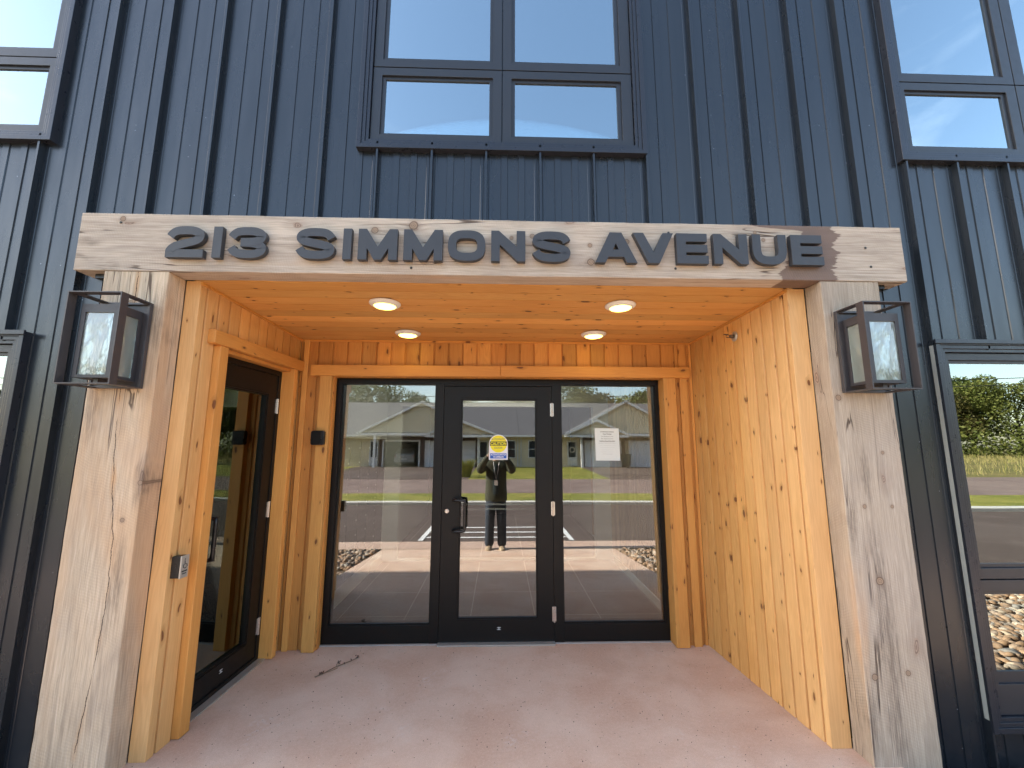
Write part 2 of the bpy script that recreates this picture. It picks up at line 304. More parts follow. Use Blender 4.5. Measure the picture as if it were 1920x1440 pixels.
M=dict(
 clad=cladding('dark_metal_siding'),
 trim=plain('dark_trim_metal',(.026,.030,.040),.30,.2,.1,5),
 alum=plain('black_aluminium',(.006,.0052,.005),.42,0,.2,8,.05,spec=.3),
 wframe=plain('window_frame_grey',(.024,.027,.034),.38,0,.08,8),
 pineR=pine('pine_boards_right','z','y',.10,.02,light=(.80,.47,.165),dark=(.54,.26,.070),kd=.36,bleach=.75),
 pineL=pine('pine_boards_left','z','y',.10,.033,light=(.76,.42,.14),dark=(.56,.26,.07),kd=.5,bleach=.6),
 pineRx=pine('pine_boards_return','z','x',.6,.25,light=(.72,.38,.125),dark=(.55,.25,.07),kd=.6,bleach=.75),
 pineB=pine('pine_boards_back','z','x',.125,-1.70,light=(.66,.32,.085),dark=(.46,.18,.042),kd=.5),
 pineC=pine('pine_ceiling','x','y',.1128,2.366,light=(.72,.40,.13),dark=(.52,.235,.06),kd=.22,knot=(.07,.02,.008)),
 pineT=pine('pine_trim','z','y',.6,.31,light=(.70,.36,.10),dark=(.52,.22,.055),kd=.5),
 pineTx=pine('pine_trim_post','z','x',.6,.25,light=(.70,.36,.10),dark=(.52,.22,.055),kd=.5),
 pineH=pine('pine_header','x','z',.6,.11,light=(.72,.35,.085),dark=(.52,.21,.045),kd=.5),
 pineHy=pine('pine_header_side','y','z',.6,.11,light=(.66,.32,.085),dark=(.46,.19,.045),kd=.5),
 beam=timber('weathered_beam','x','z',True,0,0,knots=[(-2.182,2.895,.024),(-.74,2.85,.033),(-.516,2.885,.043),(.06,2.817,.018),(.183,2.83,.024),(.525,2.779,.021),(.529,2.675,.034),(1.528,2.878,.016),(1.576,2.831,.018),(.746,2.806,.026)],smudge=[(-2.366,2.757,.035),(-2.223,2.60,.035),(.529,2.66,.03),(-.70,2.84,.03),(-2.40,2.66,.03)]),
 postL=timber('weathered_post_left','z','x',False,1,.08,(.66,.52,.37),(.50,.40,.29),knots=[(-2.078,2.395,.022),(-1.899,1.407,.020),(-1.963,1.217,.018)],smudge=[(-2.205,1.80,.05),(-1.905,1.41,.035),(-1.95,.9,.06),(-1.92,2.3,.05)],crack=[(-2.057,2.543),(-2.065,1.815),(-2.038,1.421),(-1.989,.942),(-1.993,.689),(-2.014,.397),(-2.041,.072)]),
 postR=timber('weathered_post_right','z','x',False,2.6,.0,(.50,.41,.315),(.33,.27,.205),knots=[(1.935,1.881,.026),(2.152,1.569,.015),(2.168,1.275,.015),(2.011,1.276,.018),(2.047,.887,.034),(1.957,.416,.026),(2.139,.434,.022)],smudge=[(2.056,.60,.075),(2.05,.20,.06),(2.05,.95,.055),(2.04,1.45,.04),(1.935,1.2,.035),(1.93,.2,.04)]),
 slab=concrete('red_concrete',(.60,.385,.275),(.72,.535,.415)),
 walk=concrete('sidewalk_concrete',(.50,.33,.25),(.58,.42,.33),1.2,.2),
 sill=plain('pale_sill',(.42,.38,.35),.8,0,.2,20,.2),
 curb=plain('curb_concrete',(.55,.52,.47),.85,0,.12,6,.2),
 asph=ground('parking_asphalt',(.105,.075,.063),(.135,.10,.086),3,.35),
 road=ground('street_asphalt',(.20,.14,.12),(.25,.18,.155),3,.3),
 paint=plain('white_road_paint',(.75,.74,.72),.7,0,.15,14),
 grass=ground('lawn_ground',(.19,.20,.035),(.34,.30,.07),5,.55,.95,.04),
 meadow=ground('meadow_ground',(.17,.16,.05),(.30,.23,.09),3,.6,.95,.08),
 letter=plain('charcoal_letter',(.040,.042,.048),.5,0,.08,12,.08),
 glassD=glass('door_glass',.135,(.74,.78,.76)),
 glassS=glass('side_door_glass',.14,(.70,.72,.66),gc=(.80,.92,.85)),
 glassW=glass('window_glass',.44,(.80,.88,.88),gc=(.84,.97,1)),
 glassL=glass('lower_window_glass',.26,(.55,.60,.60),gc=(.92,1,.97)),
 glassT=glass('lantern_water_glass',.09,(.75,.80,.78),.13,10),
 white=plain('white_paint',(.72,.72,.70),.6,0,.05,4),
 wrap=plain('white_house_wrap',(.36,.38,.35),.6,0,.08,10),
 lanternM=plain('bronze_metal',(.050,.045,.048),.42,0,.12,14,.08),
 steel=plain('brushed_steel',(.55,.52,.47),.42,.6,.03,3),
 black=plain('black_plastic',(.012,.012,.013),.3,0,.15,10),
 silver=plain('hinge_silver',(.70,.66,.62),.3,.9,.1,30),
 lampW=plain('lamp_trim_white',(.78,.76,.72),.45,0,.03,10),
 lens=emit('lit_lamp_lens',(1.0,.77,.15),1.35),
 yellow=plain('sticker_yellow',(.85,.74,.02),.4,0,.04,10),
 blue=plain('sticker_blue',(.03,.12,.50),.4,0,.05,10),
 paper=plain('white_paper',(.74,.80,.78),.7,0,.03,8),
 stickW=plain('sticker_white',(.80,.78,.78),.45,0,.03,8),
 ink=plain('black_ink',(.03,.03,.03),.6,0,.1,10),
 inkg=plain('grey_ink',(.16,.16,.16),.6,0,.1,10),
 tile=None,
 dimwall=plain('dim_back_wall',(.09,.085,.08),.8,0,.08,3),  # dark grey colour stands in for the unlit depth of the rooms
)
def tile_mat():
    m=NT('dark_floor_tile',.25,spec=.5);p=m.pos();sep=m.n('SeparateXYZ',i0=p)
    def line(v,per,off,w):
        fr=m.math('FRACT',m.math('DIVIDE',m.math('SUBTRACT',v,off),per));return m.math('LESS_THAN',fr,w/per)
    l=m.math('MAXIMUM',line(sep.outputs[0],.61,-.27,.007),line(sep.outputs[1],.61,3.5,.007))
    c=m.mix(m.noise(m.vm('MULTIPLY',p,(1,4,1)),6,5),(.060,.050,.048),(.095,.082,.078));m.col(m.mix(l,c,(.42,.40,.37)));m.ro(m.math('MULTIPLY_ADD',m.noise(p,14,3),.2,.25));return m.m
M['tile']=tile_mat()
# ---------------------------------------------------------------- world, sun, camera
W=bpy.data.worlds.new('World');S.world=W;W.use_nodes=True;wt=W.node_tree
SUN_EL,SUN_ROT=R(27),R(272.7)
sk=wt.nodes.new('ShaderNodeTexSky');sk.sky_type='NISHITA';sk.sun_disc=False;sk.sun_elevation=SUN_EL;sk.sun_rotation=SUN_ROT;sk.air_density=1.1;sk.dust_density=1.3;sk.ozone_density=.6
bg=wt.nodes['Background'];bg.inputs[1].default_value=.105
tc=wt.nodes.new('ShaderNodeTexCoord');mp=wt.nodes.new('ShaderNodeMapping');mp.inputs['Scale'].default_value=(.8,1.6,2.6);mp.inputs['Rotation'].default_value=(0,.2,.5)
cn=wt.nodes.new('ShaderNodeTexNoise');cn.inputs['Scale'].default_value=1.6;cn.inputs['Detail'].default_value=7;cn.inputs['Roughness'].default_value=.6;cn.inputs['Distortion'].default_value=.5
mr=wt.nodes.new('ShaderNodeMapRange');mr.inputs[1].default_value=.52;mr.inputs[2].default_value=.85;mr.inputs[4].default_value=.16
mx=wt.nodes.new('ShaderNodeMix');mx.data_type='RGBA';mx.inputs[7].default_value=(14,14.5,15,1)
L=wt.links.new
L(tc.outputs['Generated'],mp.inputs[0]);L(mp.outputs[0],cn.inputs[0]);L(cn.outputs['Fac'],mr.inputs[0]);L(mr.outputs[0],mx.inputs[0]);L(sk.outputs[0],mx.inputs[6]);L(mx.outputs[2],bg.inputs[0])
sl=bpy.data.lights.new('sun','SUN');sl.energy=5.0;sl.angle=R(.5);sl.color=(1,.93,.82);so=bpy.data.objects.new('sun',sl);C.objects.link(so)
sd=Vector((math.cos(SUN_EL)*math.sin(SUN_ROT),math.cos(SUN_EL)*math.cos(SUN_ROT),math.sin(SUN_EL)))
so.rotation_euler=sd.to_track_quat('Z','Y').to_euler()
cd=bpy.data.cameras.new('camera');co=bpy.data.objects.new('camera',cd);C.objects.link(co);S.camera=co
cd.sensor_width=36;cd.lens=36*758.5/1920;cd.clip_start=.02;cd.clip_end=2000
co.location=(0,0,1.62)
co.rotation_euler=(Matrix.Rotation(-.0292,3,'Z')@Matrix.Rotation(math.pi/2+.1441,3,'X')@Matrix.Rotation(.0023,3,'Z')).to_euler()
S.view_settings.view_transform='Standard';S.view_settings.look='None';S.view_settings.exposure=2.4
S.render.engine='CYCLES'
try: S.cycles.max_bounces=10;S.cycles.transparent_max_bounces=16;S.cycles.glossy_bounces=5
except Exception: pass
# ---------------------------------------------------------------- terrain
PR=[(60,0),(1.9,0),(.9,-.07),(-1.15,-.2),(-14,-.2),(-20,.1),(-26,.35),(-60,.5),(-600,1.0)]
def gz(y):
    for (a,za),(b,zb) in zip(PR,PR[1:]):
        if y>=b: return za+(zb-za)*(a-y)/(a-b) if y<=a else za
    return PR[-1][1]
def strip(name,x0,x1,y0,y1,dz,mat,nx=1,xf=None):
    ys=sorted({y0,y1}|{p[0] for p in PR if y0<p[0]<y1});m=MB()
    for a,b in zip(ys,ys[1:]):
        m.quad((x0,a,gz(a)+dz),(x1,a,gz(a)+dz),(x1,b,gz(b)+dz),(x0,b,gz(b)+dz))
    return m.build(name,mat,normals=False)
struct(strip('ground',-600,600,-600,60,-.14,M['meadow']))
# porch slab with real thickness
m=MB();ys=[-.35,.9,1.9,2.45]
for a,b in zip(ys,ys[1:]): m.quad((-2.05,a,gz(a)),(2.05,a,gz(a)),(2.05,b,gz(b)),(-2.05,b,gz(b)))
m.quad((-1.9,2.45,0),(1.9,2.45,0),(1.9,3.60,0),(-1.9,3.60,0))
for x in (-2.05,2.05):
    for a,b in zip(ys,ys[1:]): m.quad((x,a,gz(a)),(x,b,gz(b)),(x,b,gz(b)-.3),(x,a,gz(a)-.3))
struct(m.build('porch_slab',M['slab'],normals=False))
struct(strip('sidewalk',-30,30,-1.2,-.36,.004,M['walk']))
struct(strip('parking_lot',-40,34,-6.8,-1.21,0,M['asph']))
struct(strip('street',-120,200,-17.5,-10.6,0,M['road']))
struct(strip('grass_verge',-120,60,-10.6,-7.2,.02,M['grass']))
struct(strip('front_lawn',-60,26,-60,-17.5,.0,M['grass']))
m=MB();m.box(-40,60,-7.2,-6.8,-.3,-.10);struct(m.build('curb',M['curb'],bevel=.015))
m=MB()
for y in (-1.60,-2.14,-2.72): m.quad((-1.5,y-.05,-.194),(1.38,y-.05,-.194),(1.38,y+.05,-.194),(-1.5,y+.05,-.194))
for x in (-1.62,1.40): m.quad((x,-5.6,-.190),(x+.1,-5.6,-.190),(x+.1,-1.25,-.190),(x,-1.25,-.190))
struct(m.build('parking_marking',M['paint'],normals=False))
for nm,(a,b,c,d) in dict(driveway=(-11.5,-1.9,-26.9,-17.4)).items():
    struct(strip(nm,a,b,c,d,.012,M['asph']))
struct(strip('driveway',6.6,16,-26.9,-17.4,.012,M['asph']))
# river-stone beds each side of the walk
def pebbles(n,x0,x1,y0,y1,seed):
    rr=random.Random(seed);m=MB()
    ico=bmesh.new();bmesh.ops.create_icosphere(ico,subdivisions=1,radius=1);iv=[v.co.copy() for v in ico.verts];fi=[[v.index for v in f.verts] for f in ico.faces];ico.free()
    for i in range(n):
        x,y=rr.uniform(x0,x1),rr.uniform(y0,y1);s=rr.uniform(.022,.055);rot=Matrix.Rotation(rr.uniform(0,6.3),3,'Z')@Matrix.Rotation(rr.uniform(-.5,.5),3,'X')
        sc=Vector((s*rr.uniform(.9,1.5),s*rr.uniform(.6,1),s*rr.uniform(.45,.7)));z=gz(y)-.012-.09*min(1,max(0,(y-.9)/.8))+rr.uniform(-.01,.02)
        m.add([rot@Vector((v.x*sc.x,v.y*sc.y,v.z*sc.z))+Vector((x,y,z)) for v in iv],fi)
    return m
pm=NT('river_stone',.7,spec=.3)
gi=pm.n('NewGeometry').outputs['Random Per Island'];cr=pm.n('ValToRGB',Fac=gi);e=cr.color_ramp.elements;e[0].color=(.20,.13,.085,1);e[1].color=(.55,.42,.30,1);q=e.new(.45);q.color=(.36,.22,.13,1);q=e.new(.7);q.color=(.24,.22,.20,1)
pm.col(cr.outputs[0])
bed=ground('gravel_soil',(.10,.07,.05),(.17,.12,.08),12,.5)
for a,b in ((-14,-2.06),(2.06,14)):
    m=MB()
    for p,q,zp,zq in ((-.34,.9,-.02,-.02),(.9,1.7,-.02,-.11),(1.7,2.36,-.11,-.11)): m.quad((a,p,gz(p)+zp),(b,p,gz(p)+zp),(b,q,gz(q)+zq),(a,q,gz(q)+zq))
    struct(m.build('gravel_bed',bed,normals=False))
stuff(pebbles(3600,-6,-2.1,-.33,2.3,1).build('river_stones',pm.m,smooth=True),'bed of tan and brown river stones left of the entrance walk','gravel')
stuff(pebbles(5200,2.1,8,-.33,2.3,2).build('river_stones',pm.m,smooth=True),'bed of tan and brown river stones right of the entrance walk','gravel')

# ================================================================ apartment building
B=thing('apartment_building','dark metal clad apartment building with timber framed recessed entrance porch','building',(0,2.36,0))
YF=2.362; XA,XB=-24.0,16.0; ZT=9.2; SP=.3425; S0=-.0985
WIN=[(-.86,.88,3.50,6.0),(-4.55,-2.82,3.50,6.0),(2.66,4.40,3.50,6.0),(2.69,4.43,.15,2.19),(-4.50,-2.765,.15,2.19)]
OPEN=WIN+[(-2.07,2.07,-1,2.72)]
pts=[]
k0=math.floor((XA-S0)/SP);k1=math.ceil((XB-S0)/SP)
for k in range(k0,k1):
    x=S0+k*SP
    pts+=[(x-.0075,0),(x-.006,-.036),(x+.006,-.036),(x+.0075,0),(x+.016,0),(x+.019,-.002),(x+.030,-.002),(x+.033,0)]
    for t in (.115,.225): pts+=[(x+t-.022,0),(x+t-.0195,-.0052),(x+t+.0195,-.0052),(x+t+.022,0)]
    pts+=[(x+.305,0),(x+.308,-.002),(x+.322,-.002),(x+.325,0)]
m=MB()
for (xa,ya),(xb,yb) in zip(pts,pts[1:]):
    mid=(xa+xb)/2;iv=[(-.25,ZT)]
    for a,b,c,d in OPEN:
        if a<=mid<=b:
            nv=[]
            for p,q in iv:
                if d<=p or c>=q: nv.append((p,q));continue
                if p<c:nv.append((p,c))
                if d<q:nv.append((d,q))
            iv=nv
    for p,q in iv: m.quad((xa,YF+ya,p),(xb,YF+yb,p),(xb,YF+yb,q),(xa,YF+ya,q))
m.build('metal_siding',M['clad'],B,normals=False)
m=MB();m.box(XA-.1,XB+.1,2.30,18,ZT,ZT+.25);m.build('roof',M['trim'],B)
m=MB();m.box(XA,XA+.2,YF+.01,18,-.3,ZT);m.box(XB-.2,XB,YF+.01,18,-.3,ZT);m.box(XA+.2,XB-.2,17.8,18,-.3,ZT);m.build('outer_wall',M['clad'],B)
# windows ----------------------------------------------------------
def window(x0,x1,z0,z1,rows,cols,room=True,wrapL=False,blind=0,label=None):
    """x0..x1,z0..z1: outer edge of the flashing; rows: list of (zlo,zhi) of glass; cols list of (xlo,xhi)"""
    m=MB()
    m.ring(x0,x1,z0,z1,.028,.028,.028,.028,2.318,YF+.06)
    m.ring(x0+.028,x1-.028,z0+.028,z1-.028,.022,.022,.022,.022,2.326,YF+.06)
    m.ring(x0+.05,x1-.05,z0+.05,z1-.05,.020,.020,.020,.020,2.334,YF+.06)
    f=m.build('window',M['trim'],B,bevel=.0015)
    if label:f['label']=label
    m=MB();m.box(x0-.012,x1+.012,2.306,2.3175,z1-.02,z1+.004) if z1<5 else None
    if m.v: m.build('drip_cap',M['trim'],f)
    fx0,fx1,fz0,fz1=x0+.07,x1-.07,z0+.07,z1-.07
    xs=[fx0]+[ (cols[i][1]+cols[i+1][0])/2 for i in range(len(cols)-1)]+[fx1];zs=[fz0]+[(rows[i][1]+rows[i+1][0])/2 for i in range(len(rows)-1)]+[fz1]
    for ci,(a,b) in enumerate(cols):
        for ri,(c,d) in enumerate(rows):
            l,r_,bo,t=xs[ci]+.0035,xs[ci+1]-.0035,zs[ri]+.0035,zs[ri+1]-.0035
            m=MB();m.ring(l,r_,bo,t,(a-l)*.72,(r_-b)*.72,(c-bo)*.72,(t-d)*.72,2.350,2.384)
            m.ring(l+(a-l)*.72,r_-(r_-b)*.72,bo+(c-bo)*.72,t-(t-d)*.72,(a-l)*.28,(r_-b)*.28,(c-bo)*.28,(t-d)*.28,2.362,2.384)
            m.build('frame',M['wframe'],f,bevel=.0012)
            m=MB(Matrix.Translation((0,2.370,(c+d)/2))@Matrix.Rotation(R(random.uniform(-.1,.1)-(.35 if z0<1 else 0)),4,'X'))
            m.box(a-.004,b+.004,0,.005,-(d-c)/2-.004,(d-c)/2+.004);m.build('pane',M['glassL' if z0<1 else 'glassW'],f)
    m=MB();m.box(fx0,fx1,2.425,2.44,fz0,fz0+.01)
    # backing bars between sashes
    for x in xs[1:-1]: m.box(x-.012,x+.012,2.375,2.415,fz0,fz1)
    for z in zs[1:-1]: m.box(fx0,fx1,2.372,2.412,z-.012,z+.012)
    m.build('mullion',M['black'],f)
    if wrapL:
        m=MB();m.box(x0-.006,x0-.0008,2.330,2.352,z0+.06,z1-.03);m.build('wrap_strip',M['wrap'],f)
    # the room behind: reveal, walls, ceiling, floor
    m=MB();X0,X1,Z0,Z1=x0+.02,x1-.02,z0-.5,z1+.15
    m.quad((X0,2.45,Z0),(X0,5,Z0),(X0,5,Z1),(X0,2.45,Z1));m.quad((X1,2.45,Z0),(X1,5,Z0),(X1,5,Z1),(X1,2.45,Z1));m.quad((X0,5,Z0),(X1,5,Z0),(X1,5,Z1),(X0,5,Z1))
    m.quad((X0,2.45,Z1),(X1,2.45,Z1),(X1,5,Z1),(X0,5,Z1));m.quad((X0,2.45,Z0),(X1,2.45,Z0),(X1,5,Z0),(X0,5,Z0));m.build('room_wall',M['white'],f,normals=False)
    m=MB()
    for ci,(a,b) in enumerate(cols):
        for c_,d_ in rows: m.ring((xs[ci]+.013),(xs[ci+1]-.013),c_-.06,d_+.06,.035,.035,.03,.03,2.386,2.424)
    m.ring(X0,X1,z0,z1,.05,.05,.05,.05,2.441,2.55);m.build('inner_reveal',M['white'],f)
    if blind:
        m=MB();m.box(x0+.09,x1-.09,2.60,2.606,blind,z1-.05);m.build('roller_blind',M['white'],f)
    return f
UR=[(3.585,3.975),(4.137,5.83)]
window(-.914,.931,3.45,6.0,UR,[(-.76,-.084),(.084,.76)],blind=4.95,label='wide upper window above the porch with four sky reflecting panes')
window(-4.612,-2.767,3.45,6.0,UR,[(-4.458,-3.782),(-3.58,-2.904)],blind=3.5,label='upper left window with bright white panes')
window(2.611,4.456,3.45,6.0,UR,[(2.74,3.416),(3.615,4.30)],blind=4.55,label='upper right window with a half lowered white blind')
window(2.640,4.485,.09,2.243,[(.375,.775),(.94,2.11)],[(2.752,3.45),(3.60,4.33)],wrapL=True,label='lower right window reflecting trees and field')
window(-4.557,-2.712,.09,2.243,[(.375,.775),(.94,2.11)],[(-4.43,-3.78),(-3.63,-2.83)],label='lower left window cut by the frame edge')
# timber frame -----------------------------------------------------
def timber_box(name,x0,x1,y0,y1,z0,z1,mat,long,parent,seed):
    bm=bmesh.new();bmesh.ops.create_cube(bm,size=1)
    for v in bm.verts: v.co=Vector((x0+(v.co.x+.5)*(x1-x0),y0+(v.co.y+.5)*(y1-y0),z0+(v.co.z+.5)*(z1-z0)))
    li='xyz'.index(long)
    es=[e for e in bm.edges if abs((e.verts[0].co-e.verts[1].co)[li])>.5]
    bmesh.ops.subdivide_edges(bm,edges=es,cuts=110,use_grid_fill=True)
    for v in bm.verts:
        c=v.co[li];
        for a in range(3):
            if a!=li:
                v.co[a]+= .0026*noise.noise(Vector((c*2.2,a*7+seed,v.co[(a+1)%3]*1.5)))+.0012*noise.noise(Vector((c*16,a*5+seed,v.co[(a+1)%3]*3)))
    off=parent.location
    for v in bm.verts: v.co-=off
    me=bpy.data.meshes.new(name);bm.to_mesh(me);bm.free();me.materials.append(mat);o=bpy.data.objects.new(name,me);C.objects.link(o);o.parent=parent
    b=o.modifiers.new('bevel','BEVEL');b.width=.004;b.segments=2;b.limit_method='ANGLE';b.angle_limit=R(45)
    return o
bm_=timber_box('entrance_beam',-2.418,2.4375,2.24,2.366,2.580,2.928,M['beam'],'x',B,3)
bm_['label']='weathered beam over the porch with a dark wet stain near its right end'
pl=timber_box('entrance_post',-2.245,-1.888,2.245,2.372,-.3,2.579,M['postL'],'z',B,11);pl['label']='weathered left porch post with a long drying crack'
pr=timber_box('entrance_post',1.902,2.258,2.245,2.372,-.3,2.579,M['postR'],'z',B,29);pr['label']='greyer right porch post with dark knots low down'
for s in (-1,1):
    m=MB();m.box(min(s*2.265,s*2.34),max(s*2.265,s*2.34),2.29,2.325,2.555,2.578);m.build('beam_flashing',M['black'],B)
# bolt holes and screw heads in the beam
for x,z in ((-2.19,2.87),(-.80,2.66),(1.0,2.865),(1.03,2.64),(2.20,2.79),(2.22,2.67),(-.52,2.62)): m=MB();m.lathe([(.007,0),(.0075,-.002),(.004,-.0035)],(x,2.2385,z),'y',10);m.build('screw_hole',M['ink'],bm_)
# ---- pine lining
def boards(axis,c,sgn,a0,a1,z0,z1,mat,name,w=.10,off=.02,th=.015,T=None):
    """vertical channel boards; axis 'y' -> wall plane x=c (sgn: room side), runs along y;  axis 'x' -> wall plane y=c"""
    m=MB(T);k=math.floor((a0-off)/w)
    while off+k*w<a1-.002:
        p=max(a0,off+k*w+.002);q=min(a1,off+(k+1)*w-.0115);
        if q-p>.004:
            d0,d1=sorted((c,c-sgn*th))
            if axis=='y': m.box(d0,d1,p,q,z0,z1)
            else: m.box(p,q,d0,d1,z0,z1)
        k+=1
    d0,d1=sorted((c-sgn*(th-.002),c-sgn*(th+.03)))
    if axis=='y': m.box(d0,d1,a0,a1,z0+.001,z1-.001)
    else: m.box(a0,a1,d0,d1,z0+.001,z1-.001)
    o=m.build(name,mat,B);
    bv=o.modifiers.new('bevel','BEVEL');bv.width=.002;bv.segments=1;bv.limit_method='ANGLE'
    return o
XL,XR,YB=-1.735,1.70,3.494
def shear(b): M_=Matrix.Identity(4);M_[0][1]=b;M_[0][3]=-b*YB;return M_
TL,TR=shear(.058),shear(-.0804)
xl=lambda y:XL+.058*(y-YB)
xr=lambda y:XR-.0804*(y-YB)
boards('y',XR,-1,2.376,YB,0,2.60,M['pineR'],'right_board_wall',T=TR)
m=MB();m.box(xr(2.376)-.0,1.9005,2.3735,2.40,0,2.579);m.build('right_return_board',M['pineRx'],B,bevel=.002)
m=MB();m.box(-1.8868,xl(2.376)+.0,2.3735,2.40,0,2.579);m.build('left_return_board',M['pineRx'],B,bevel=.002)
boards('y',XL,1,2.376,2.5265,0,2.60,M['pineL'],'left_board_wall',off=2.333,T=TL)
boards('y',XL,1,2.5275,3.41,2.30,2.60,M['pineL'],'left_board_wall',off=2.333,T=TL)
boards('y',XL,1,3.411,YB,0,2.60,M['pineL'],'left_board_wall',w=.07,off=3.411,T=TL)
boards('x',YB,-1,XL,-1.43,0,2.55,M['pineB'],'back_board_wall',w=.125,off=-1.70)
boards('x',YB,-1,-1.4295,1.4295,2.18,2.55,M['pineB'],'back_board_wall',w=.125,off=-1.70)
boards('x',YB,-1,1.43,XR,0,2.55,M['pineB'],'back_board_wall',w=.125,off=-1.70)
# sloping board ceiling
cz=lambda y:2.572-(y-2.37)*.058
m=MB();n=10;w=(YB-2.366)/n
for i in range(n):
    a=2.366+i*w;b=a+w-.007
    m.add([(xl(a),a,cz(a)),(xr(a),a,cz(a)),(xr(b),b,cz(b)),(xl(b),b,cz(b)),(xl(a),a,cz(a)+.02),(xr(a),a,cz(a)+.02),(xr(b),b,cz(b)+.02),(xl(b),b,cz(b)+.02)],[(0,1,2,3),(4,7,6,5),(0,4,5,1),(1,5,6,2),(2,6,7,3),(3,7,4,0)])
m.add([(xl(2.366),2.366,cz(2.366)+.014),(xr(2.366),2.366,cz(2.366)+.014),(XR,YB,cz(YB)+.014),(XL,YB,cz(YB)+.014)],[(0,1,2,3)])
m.build('board_ceiling',M['pineC'],B)
for s,x in ((1,XL),(-1,XR)):
    m=MB(TL if s>0 else TR);a,b=sorted((x+s*.0005,x+s*.014))
    m.add([(a,2.37,cz(2.37)-.016),(b,2.37,cz(2.37)-.016),(b,YB,cz(YB)-.016),(a,YB,cz(YB)-.016),(a,2.37,cz(2.37)-.0006),(b,2.37,cz(2.37)-.0006),(b,YB,cz(YB)-.0006),(a,YB,cz(YB)-.0006)],[(0,3,2,1),(4,5,6,7),(0,1,5,4),(1,2,6,5),(2,3,7,6),(3,0,4,7)]);m.build('ceiling_trim',M['pineH'],B)
m=MB();m.box(XL+.016,XR-.016,YB-.014,YB-.0005,cz(YB)-.018,cz(YB)-.001)
m.build('ceiling_trim',M['pineH'],B)
# door and storefront casings
m=MB();m.box(-1.615,.0,3.440,3.4935,2.182,2.276);m.build('header_board',M['pineH'],B,bevel=.004)
m=MB();m.box(.0012,1.655,3.4395,3.4935,2.183,2.278);m.build('header_board',M['pineH'],B,bevel=.004)
m=MB();m.box(-1.535,-1.437,3.446,3.62,.004,2.181);m.build('casing_board',M['pineTx'],B,bevel=.004)
m=MB();m.box(1.420,1.530,3.446,3.62,.004,2.182);m.build('casing_board',M['pineTx'],B,bevel=.004)
m=MB();m.box(-1.436,1.4195,3.50,3.64,2.182,2.22);m.build('head_reveal',M['pineH'],B)
m=MB();m.box(1.575,1.640,3.470,3.4935,.0,2.49);m.build('corner_board',M['pineTx'],B,bevel=.003)
m=MB();m.box(-1.700,-1.655,3.476,3.4935,.0,2.5);m.build('corner_board',M['pineTx'],B,bevel=.003)
m=MB(TL);m.box(XL-.0,XL+.048,2.465,3.478,2.222,2.308);m.build('header_board',M['pineHy'],B,bevel=.004)
m=MB(TL);m.box(XL-.11,XL+.040,2.528,2.600,.004,2.221);m.build('casing_board',M['pineT'],B,bevel=.004)
m=MB(TL);m.box(XL-.11,XL+.036,3.362,3.410,.004,2.221);m.build('casing_board',M['pineT'],B,bevel=.004)
m=MB(TL);m.box(XL-.11,XL+.0,2.601,3.361,2.196,2.221);m.build('head_reveal',M['pineHy'],B)
# glazing -----------------------------------------------------------
TILT=R(.68)
def pane(x0,x1,z0,z1,y,T,parent,mat,tilt):
    zc=1.1
    m=MB((T or Matrix.Identity(4))@Matrix.Translation((0,y,zc))@Matrix.Rotation(-tilt,4,'X'))
    m.box(x0,x1,0,.006,z0-zc,z1-zc);return m.build('pane',mat,parent)
def door(T,x0,x1,z0,z1,gx0,gx1,gz0,gz1,yf,glassm,hinge_x,hzs,label,hx,hz0,hz1,tilt):
    m=MB(T);m.ring(x0,x1,z0,z1,gx0-x0-.012,x1-gx1-.012,gz0-z0-.012,z1-gz1-.012,yf,yf+.045)
    m.ring(gx0-.012,gx1+.012,gz0-.012,gz1+.012,.012,.012,.012,.012,yf+.006,yf+.045)
    d=m.build('door',M['alum'],B,bevel=.0015);d['label']=label
    pane(gx0-.004,gx1+.004,gz0-.004,gz1+.004,yf+.028,T,d,glassm,tilt)
    m=MB(T);r=.0125;yo=yf-.055;g=.03
    s=1 if hx>hinge_x else 1
    pts=[(hx,yf,hz1),(hx,yo+g,hz1),(hx,yo,hz1-g*.3)]
    # D pull: comes out, turns, runs down, returns
    off=.095 if T is None else .0
    path=[(hx,yf+.002,hz1),(hx,yo+.015,hz1),(hx+.012,yo,hz1)]
    path+= [(hx+off-.02,yo,hz1),(hx+off-.004,yo,hz1-.005),(hx+off,yo,hz1-.022),(hx+off,yo,hz0+.022),(hx+off-.004,yo,hz0+.005),(hx+off-.02,yo,hz0)] if off else [(hx,yo-.002,hz1-.012),(hx,yo-.004,hz1-.03),(hx,yo-.004,hz0+.03),(hx,yo-.002,hz0+.012)]
    path+=[(hx+.012,yo,hz0),(hx,yo+.015,hz0),(hx,yf+.002,hz0)]
    m.tube(path,r,12);m.build('handle',M['black'],d,smooth=True)
    for hz in hzs:
        m=MB(T);m.lathe([(.0075,0),(.0075,.12)],(hinge_x,yf-.009,hz),'z',10);m.box(hinge_x-.016,hinge_x+.016,yf-.0035,yf-.0008,hz+.004,hz+.116);m.build('hinge',M['silver'],d,smooth=False)
    m=MB(T)
    cx=(gx0+gx1)/2+.012;lz=z0+(gz0-z0)*.55
    for k in range(2):
        w=.017;zz=lz+(-.0065 if k else .0065)
        m.prism([(cx+w*math.cos(t)*1.0,zz+(.0035 if not k else -.0035)*math.sin(t)) for t in [math.pi*i/8 for i in range(9)]],yf-.0012,yf-.0002)
    m.prism([(cx-.005,lz-.004),(cx+.005,lz-.004),(cx,lz+.006)],yf-.0014,yf-.0003)
    m.build('maker_badge',M['stickW'],d)
    return d
